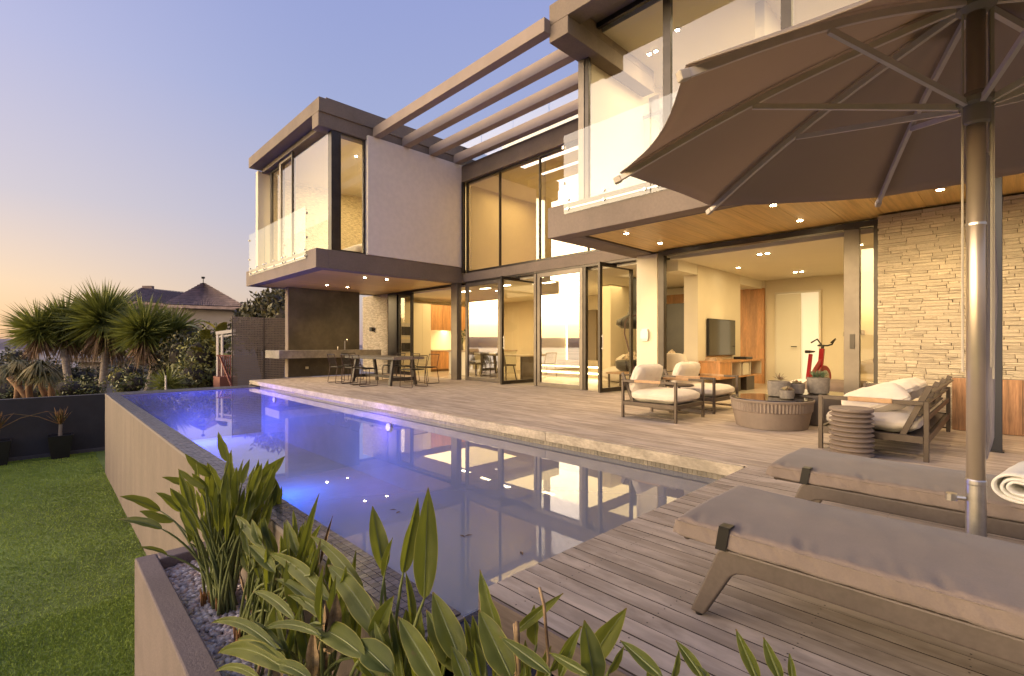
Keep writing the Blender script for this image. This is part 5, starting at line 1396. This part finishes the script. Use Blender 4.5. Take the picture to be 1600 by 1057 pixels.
def yucca(t, trunk, heads, lab):
    """trunk: px points top->bottom at distance t; heads: (px,py,rpx,t)"""
    b0 = at(trunk[-1][0], trunk[-1][1], t); root = thing('yucca_tree', lab, 'yucca tree', (b0.x, b0.y, -2.5), 0, 'yucca trees behind the charcoal wall')
    o = Vector(root.location); pts = [at(x, y, t)-o for x, y in trunk] + [Vector((0,0,0))]
    w0 = t*.0078
    MB().tube(pts, [w0*.75, w0*.8, w0*.95, w0*1.1, w0*1.4][:len(pts)] if len(pts) <= 5 else w0, 10).build('trunk', bark, root, smooth=True)
    for i, (x, y, rp, th) in enumerate(heads): yucca_head(root, at(x, y, th)-o, rp*th/FPX, sd=i)
    return root
yucca(22.6, ((100,545),(104,575),(112,625)), ((62,512,48,22.2),(103,504,52,22.8),(128,516,44,23.4)), 'leftmost yucca tree with three spiky heads rising over the charcoal wall')
yucca(23.0, ((168,520),(164,560),(160,615)), ((163,494,62,22.8),(143,512,46,23.8),(178,520,46,23.6)), 'tallest yucca tree with a straight grey trunk just left of the pool corner')
yucca(22.8, ((246,540),(240,575),(232,608)), ((226,512,56,22.5),(266,518,50,23.2),(244,528,44,23.6)), 'right hand yucca tree with a pale trunk in front of the tiled roof house')
yk = thing('young_yucca', 'low round young yucca bush without a trunk, just beyond the pool end', 'yucca', tuple(at(262,612,17.2)))
yucca_head(yk, at(262,598,17.2)-Vector(yk.location), 34*17.2/FPX, 260, 0)
def cyl_trunk(root, pts, r): MB().tube(pts, r, 8).build('trunk', M('orange_aloe_bark', (.30,.17,.09), .9, var=.25, vs=4, bump=.6, bs=20, dist=.02) if 'orange_aloe_bark' not in bpy.data.materials else bpy.data.materials['orange_aloe_bark'], root, smooth=True)
ta_m = M('tree_aloe_leaf', (.14,.15,.045), .6, var=.35, vs=3, c2=(.24,.18,.06))
def aloe(t, trunks, heads, lab):
    b0 = at(trunks[0][-1][0], trunks[0][-1][1], t); root = thing('tree_aloe', lab, 'tree aloe', (b0.x, b0.y, -2.5), 0, 'tree aloes with orange stems behind the charcoal wall'); o = Vector(root.location)
    for tr_ in trunks: cyl_trunk(root, [at(x, y, t)-o for x, y in tr_], [t*.0055+.0*k for k in range(len(tr_))])
    for i, (x, y, rp) in enumerate(heads):
        rs_ = np.random.RandomState(i+int(x)); n = 130; c = np.array(at(x, y, t+rs_.uniform(-.5,.5))-o)
        z = rs_.uniform(-.1,.9,n); a = rs_.uniform(0,6.28,n); q = np.sqrt(1-z*z); D = np.stack([q*np.cos(a), q*np.sin(a), z], 1); S = np.stack([-np.sin(a), np.cos(a), 0*a], 1)
        V, F = np_quads(np.tile(c,(n,1)), D, S, rp*t/FPX*rs_.uniform(.7,1.1,n), rp*t/FPX*.045*np.ones(n), np.stack([0*a,0*a,-.95*np.ones(n)],1), 4)
        q_ = np_mesh('crown', V, F, ta_m, root); q_['kind'] = 'stuff'
aloe(15.8, [[(30,582),(28,610),(26,632)],[(47,585),(45,605),(47,628)],[(15,590),(35,612),(47,630)]], [(12,575,30),(32,568,28),(48,578,30),(5,590,26)], 'bent orange stemmed tree aloe at the left edge behind the charcoal wall')
aloe(15.9, [[(60,582),(64,602),(75,628)],[(82,590),(80,610),(81,628)]], [(62,570,30),(80,582,26),(70,590,24)], 'orange stemmed tree aloe between the left edge aloe and the leftmost yucca')
# generic foliage masses
def foliage(root, blobs, mat, leaf=.09, dens=900, name='crown', seed=1, upb=.2, asp=.45):
    rs_ = np.random.RandomState(seed); Ps = []; 
    for (c, r) in blobs:
        n = int(dens*(r[0]*r[1]*r[2])**(2/3)); d = rs_.normal(size=(n,3)); d /= np.linalg.norm(d, axis=1)[:,None]
        rad = rs_.uniform(.55,1.02,n)**.6; lump = 1+.22*np.sin(d[:,0]*5+seed)*np.cos(d[:,1]*6+d[:,2]*4)
        Ps.append(np.array(c)+d*np.array(r)*(rad*lump)[:,None])
    P = np.vstack(Ps); n = len(P); D = rs_.normal(size=(n,3)); D[:,2] += upb; D /= np.linalg.norm(D, axis=1)[:,None]
    S = np.cross(D, rs_.normal(size=(n,3))); S /= np.linalg.norm(S, axis=1)[:,None]
    L = leaf*rs_.uniform(.6,1.3,n); W = L*asp*.5
    c0 = P; V = np.stack([c0, c0+D*(L*.45)[:,None]+S*W[:,None], c0+D*L[:,None], c0+D*(L*.45)[:,None]-S*W[:,None]], 1).reshape(-1,3)
    F = np.arange(n*4).reshape(-1,4); o = np_mesh(name, V, F, mat, root); o['kind'] = 'stuff'; return o
fol_d = M('dark_tree_foliage', (.075,.075,.026), .6, var=.45, vs=2.5, c2=(.13,.11,.04)); fol_g = M('shrub_foliage', (.11,.135,.03), .55, var=.45, vs=2, c2=(.20,.19,.05)); fol_y = M('yellow_green_frond', (.26,.27,.045), .5, var=.35, vs=2, c2=(.38,.34,.07))
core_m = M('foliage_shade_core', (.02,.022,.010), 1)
def tree(name, lab, cat, blobs, t, mat, leaf, dens, seed, trunk=None, group=None, base=-2.5):
    c = at(blobs[0][0], blobs[0][1], t); root = thing(name, lab, cat, (c.x, c.y, base), 0, group); o = Vector(root.location); k = t/FPX
    bl = [((at(x, y, t+dz)-o)[:], (rx*k, rx*k, ry*k)) for (x, y, rx, ry, dz) in blobs]
    foliage(root, bl, mat, leaf, dens, seed=seed)
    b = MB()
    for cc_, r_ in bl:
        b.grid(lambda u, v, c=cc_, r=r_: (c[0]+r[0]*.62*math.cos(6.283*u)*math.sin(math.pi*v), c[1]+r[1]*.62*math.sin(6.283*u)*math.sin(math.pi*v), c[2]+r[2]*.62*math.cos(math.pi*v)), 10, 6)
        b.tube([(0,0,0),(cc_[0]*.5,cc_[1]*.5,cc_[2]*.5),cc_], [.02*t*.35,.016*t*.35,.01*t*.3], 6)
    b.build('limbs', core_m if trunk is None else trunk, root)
    return root
barkd = M('dark_bark', (.05,.04,.03), .95)
tree('broadleaf_tree', 'dark rounded broadleaf tree behind the slatted screen and under the left slab', 'tree', [(430,478,36,26,0),(405,490,30,24,1),(392,508,28,26,0),(450,500,34,30,-1),(425,520,50,34,0),(440,465,22,16,1)], 24, fol_d, .26, 620, 3, barkd)
tree('tall_shrub', 'mixed green shrub with yellow fronds left of the white pergola', 'shrub', [(312,560,32,40,0),(335,540,28,36,1),(325,590,42,26,0),(300,590,26,26,-1)], 20.5, fol_g, .17, 900, 5, barkd, 'shrubs in the neighbouring garden')
tree('tall_shrub', 'dense dark shrub filling the gap behind the right hand yucca', 'shrub', [(285,555,30,34,0),(262,572,30,28,1),(300,530,22,22,1)], 22, fol_d, .18, 900, 6, barkd, 'shrubs in the neighbouring garden')
tree('low_hedge', 'low dark hedge along the back of the charcoal wall', 'hedge', [(10,612,40,22,0),(60,612,36,20,0),(110,608,34,20,0),(140,610,22,18,1),(40,600,30,20,2)], 18.5, fol_g, .12, 1000, 7, barkd)
tree('garden_thicket', 'dark thicket of mixed shrubs filling the view behind the tree aloes and yucca trunks', 'shrub', [(5,585,34,26,0),(45,582,34,28,1),(88,586,30,26,0),(128,592,26,20,1),(25,560,24,18,2),(200,585,30,22,1)], 27, fol_d, .22, 620, 17, barkd, 'shrubs in the neighbouring garden')
tree('low_shrub', 'small yellowish shrub beside the tall yucca trunk', 'shrub', [(186,594,16,20,0),(194,602,14,14,0)], 18.5, fol_y, .10, 1300, 8, barkd, 'shrubs in the neighbouring garden')
tree('low_shrub', 'dark fern like shrub between the two yucca trunks', 'shrub', [(212,600,18,18,0),(200,606,16,14,0),(285,600,22,16,0)], 18.2, fol_g, .16, 1000, 9, barkd, 'shrubs in the neighbouring garden')
# banana-like fronds
fr_ = thing('banana_palm', 'yellow green broad fronds rising between the yucca and the white pergola', 'palm', tuple(at(330,600,21)))
b = MB(); o_ = Vector(fr_.location)
for i in range(26):
    a = i*2.4; root0 = at(random.uniform(312,350), random.uniform(520,560), 21+random.uniform(-.8,.8))-o_; L = random.uniform(.9,1.7); el = random.uniform(.35,1.3)
    d = Vector((math.cos(a)*math.cos(el), math.sin(a)*math.cos(el), math.sin(el))); s = Vector((-math.sin(a), math.cos(a), 0))
    nw = 9
    for k in range(nw):
        u = k/nw; c = root0+d*L*u+Vector((0,0,-.45*L*u*u)); wv = .20*math.sin(math.pi*(u*.9+.08)); dd = (d+Vector((0,0,-.9*u))).normalized()
        for sg in (-1, 1): b.quad(c, c+dd*L/nw*.9, c+dd*L/nw*1.1+s*sg*wv+Vector((0,0,-.05)), c+dd*L/nw*.2+s*sg*wv+Vector((0,0,-.06)))
b.build('fronds', fol_y, fr_); MB().tube([(0,0,-2),(0,0,1.2)], .12, 8).build('trunk', barkd, fr_)

# ---- perforated screen and the little stair behind it
scr = thing('perforated_screen', 'brown slatted metal screen beyond the far end of the pool', 'screen')
sm_ = M('brown_screen_slat', (.34,.26,.19), .6, .1, var=.25, vs=3, stretch=(1,1,8))
b = MB()
nrow = 44; z0, z1, ys, ye = -.9, 2.12, 5.22, 8.2
dz = (z1-z0)/nrow
rs_ = random.Random(5)
rowm = MB().box(-.006,.006,-.5,.5,-.5,.5).mesh('slat', sm_)
for r_ in range(nrow):
    z = z0+(r_+.5)*dz
    inst('slat', rowm, scr, (-20.5, (ys+ye)/2, z), (0,0,0), (1, ye-ys, dz*(.62 if 3 < (r_ % 22) else .34)))
for k in range(54): 
    y = ys+(ye-ys)*k/53; b.box(-20.504,-20.496,y-.010,y+.010,z0,z1)
o = b.build('cross_wires', sm_, scr); o['kind'] = 'stuff'
MB().box(-20.52,-20.48,ys-.03,ys,z0,z1+.02).build('post', alu_l, scr); MB().box(-20.52,-20.48,6.3,6.34,z0,z1).build('post', alu_l, scr)
pg = thing('white_pergola', 'white painted pergola posts and beam with a brown stair rail beside the screen', 'pergola', tuple(at(340,605,19)))
o_ = Vector(pg.location); wp_ = M('white_paint', (.74,.66,.56), .5)
for x in (340, 347): MB().tube([at(x,620,19)-o_, at(x,522,19)-o_], .05, 4).build('post', wp_, pg)
b = MB(); bar(b, at(338,521,19)-o_, at(368,517,19)-o_, .10, .12); bar(b, at(338,527,19.4)-o_, at(368,523,19.4)-o_, .06, .06); b.build('beam', wp_, pg)
rr_ = M('oxide_rail', (.20,.05,.035), .6)
b = MB(); bar(b, at(339,556,18.6)-o_, at(366,556,18.6)-o_, .05); bar(b, at(344,558,18.6)-o_, at(362,604,18.2)-o_, .06); b.build('stair_rail', rr_, pg)
for k in range(8): x = 341+k*3.2; MB().tube([at(x,557,18.6)-o_, at(x,592,18.6)-o_], .018, 4).build('baluster', rr_, pg)
b = MB(); b.box(-.2,.75,-.1,.5,-1,.42); b.build('stair_base', M('terracotta_paint', (.32,.13,.08), .8), pg)

# ---- neighbour's house
nh = thing('neighbour_house', 'grey plastered neighbour house with a dark tiled hipped roof and a weathervane', 'house', tuple(at(290,560,44)))
o_ = Vector(nh.location); T = 44; k = T/FPX
rdir = (at(380,500,T)-at(190,500,T)).normalized(); bdir = Vector((-rdir.y, rdir.x, 0))
if bdir.dot(Vector((-.717,.697,0))) < 0: bdir = -bdir
def np_(px, py, back=0): return at(px, py, T+back)-o_
nw = M('neighbour_plaster', (.27,.235,.225), .9, var=.06, vs=.4)
b = MB()
def wallbox(p0, p1, z0, z1, depth):
    a, c = np_(p0, 500), np_(p1, 500); 
    pts = [a, c, c+bdir*depth, a+bdir*depth]; n = len(b.v)
    for zz in (z0, z1): b.v += [(p.x, p.y, zz) for p in pts]
    for q in ((3,2,1,0),(4,5,6,7),(0,1,5,4),(1,2,6,5),(2,3,7,6),(3,0,4,7)): b.f.append(tuple(n+i for i in q)); b.mi.append(0)
ze = np_(300,474).z
wallbox(192, 366, -6, ze, 8); b.build('walls', nw, nh)
rt = M('roof_tile_slate', (.26,.185,.165), .8, var=.25, vs=2, rnd=.25)
def roof_face(name, pts, rows=14, colsn=44):
    """pts: bottom-left, bottom-right, top-right, top-left; tiles in overlapping courses"""
    bl, br, tr_, tl = pts; b = MB(); nrm = (br-bl).cross(tl-bl).normalized()
    if nrm.z < 0: nrm = -nrm
    for r_ in range(rows):
        v0, v1 = r_/rows, (r_+1.12)/rows
        for c_ in range(colsn):
            u0, u1 = (c_+.04)/colsn, (c_+.96)/colsn
            def q(u, v): return bl.lerp(br, u).lerp(tl.lerp(tr_, u), min(1, v))
            l = .07*random.uniform(.8,1.2)
            mid = (u0+u1)/2
            a, m_, c2_ = q(u0, v0)+nrm*l*.4, q(mid, v0)+nrm*l*1.5, q(u1, v0)+nrm*l*.4
            d_, e_, f_ = q(u1, v1)-nrm*0, q(mid, v1)+nrm*.03, q(u0, v1)
            b.quad(a, m_, e_, f_); b.quad(m_, c2_, d_, e_)
    b.quad(bl-nrm*.05, br-nrm*.05, tr_-nrm*.05, tl-nrm*.05)
    o = b.build(name, rt, nh); o['kind'] = 'stuff'; return o
ey = 474
roof_face('roof_tiles', [np_(184,469,-.6), np_(300,478,-.6), np_(302,458,4), np_(221,450,4)], 12, 36)
roof_face('roof_tiles', [np_(254,476,-.9), np_(386,480,-.9), np_(319,442.5,3.2), np_(317,442.5,3.2)], 13, 44)
0 and roof_face('roof_tiles', [np_(345,480,-.5), np_(382,478,3), np_(384,458,5), np_(352,458,4)], 9, 14)
b = MB(); bar(b, np_(184,471,-.62), np_(300,480,-.62), .18, .22); b.build('gutter', rt, nh)
b = MB(); bar(b, np_(256,478.5,-.92), np_(377,482.5,-.92), .2, .25); b.build('gutter', rt, nh)
b = MB(); bar(b, np_(224,449.5,4), np_(239,449.5,4), .35, .3); b.build('ridge_vent', rt, nh)
b = MB(); bar(b, np_(317.5,443,3.2), np_(317.5,434,3.2), .06); b.tube([np_(315.5,434.5,3.2), np_(319.5,434.5,3.2)], .1, 5); b.tube([np_(317.5,433,3.2), np_(317.5,435.5,3.2)], [.18,.03], 6); b.build('weathervane', black_m, nh)
# lower houses glimpsed between the trunks
def far_house(px0, px1, py0, py1, T, colr, lab, nwin=2):
    c = at((px0+px1)/2, py1, T); t = thing('distant_house', lab, 'house', (c.x, c.y, c.z), 0, 'houses glimpsed between the yucca trunks')
    o = Vector(t.location); r_ = (at(px1, py0, T)-at(px0, py0, T)).normalized(); f_ = Vector((-r_.y, r_.x, 0)); 
    if f_.dot(Vector((-.717,.697,0))) < 0: f_ = -f_
    Mx = Matrix(((r_.x, f_.x, 0, 0),(r_.y, f_.y, 0, 0),(0,0,1,0),(0,0,0,1))); W_ = (px1-px0)*T/FPX; H_ = (py1-py0)*T/FPX
    MB().box(-W_/2, W_/2, 0, 6, -3, H_, 0, Mx).build('walls', M('far_house_wall', colr, .9, var=.05), t)
    MB().box(-W_/2-.3, W_/2+.3, -.4, 6.3, H_, H_+.25, 0, Mx).build('roof', M('far_house_roof', tuple(x*.5 for x in colr), .8), t)
    wmat = M('far_window', (.05,.045,.045), .2)
    for i in range(nwin):
        x = -W_/2+W_*(i+.5)/nwin; MB().box(x-W_/nwin*.3, x+W_/nwin*.3, -.03, .01, H_*.25, H_*.7, 0, Mx).build('window', wmat, t)
    return t
far_house(122, 162, 566, 600, 30, (.42,.34,.27), 'cream house with a flat balcony roof seen between the first two yucca trunks', 3)
far_house(165, 232, 556, 600, 36, (.34,.27,.26), 'pinkish grey house wall seen between the two right hand yucca trunks', 2)
0 and far_house(-60, 10, 556, 580, 70, (.30,.26,.24), 'low house at the left edge beyond the tree aloes', 4)
# fence pole with insulators by the end of the pool
for x, y0_, y1_, lab in ((259, 587, 612, 'slim white fence pole standing in front of the young yucca'), (80, 594, 628, 'slim white fence pole beside the leftmost yucca trunk')):
    p0 = at(x, y1_, 16.2); t = thing('fence_pole', lab, 'pole', (p0.x, p0.y, -2.4), 0, 'white fence poles beyond the wall')
    h_ = at(x, y0_, 16.2).z+2.4; MB().tube([(0,0,0),(0,0,h_)], .028, 6).build('rod', wp_, t)
    for k in range(4): MB().tube([(0,0,h_-.1-k*.13),(.07,0,h_-.1-k*.13)], .018, 5).build('insulator', wp_, t)

# a few leaves floating on the water and dropped on the deck
fl = M('fallen_leaf', (.10,.06,.03), .8)
lv = MB(); lv.quad((-.03,0,0),(0,-.011,.004),(.03,0,.001),(0,.011,.004)); lme = lv.mesh('fallen_leaf', fl)
for i, (px, py) in enumerate(((722,838),(732,837),(815,865),(614,797),(622,801))):
    tt_ = (CAMH-WZ-.003)/((py-HZ)/FPX); p = at(px, py, tt_); o = bpy.data.objects.new('fallen_leaf', lme); col.objects.link(o); o.location = p; o.rotation_euler = (0,0,i*1.3)
    tag(o, ('curled brown leaf floating on the pool, left of a close pair','curled brown leaf floating on the pool, right of a close pair','single brown leaf floating on the pool nearest the deck','brown leaf floating left of the lamp reflections','brown leaf floating by the lamp reflections, further right')[i], 'leaf', 'fallen leaves floating on the pool')
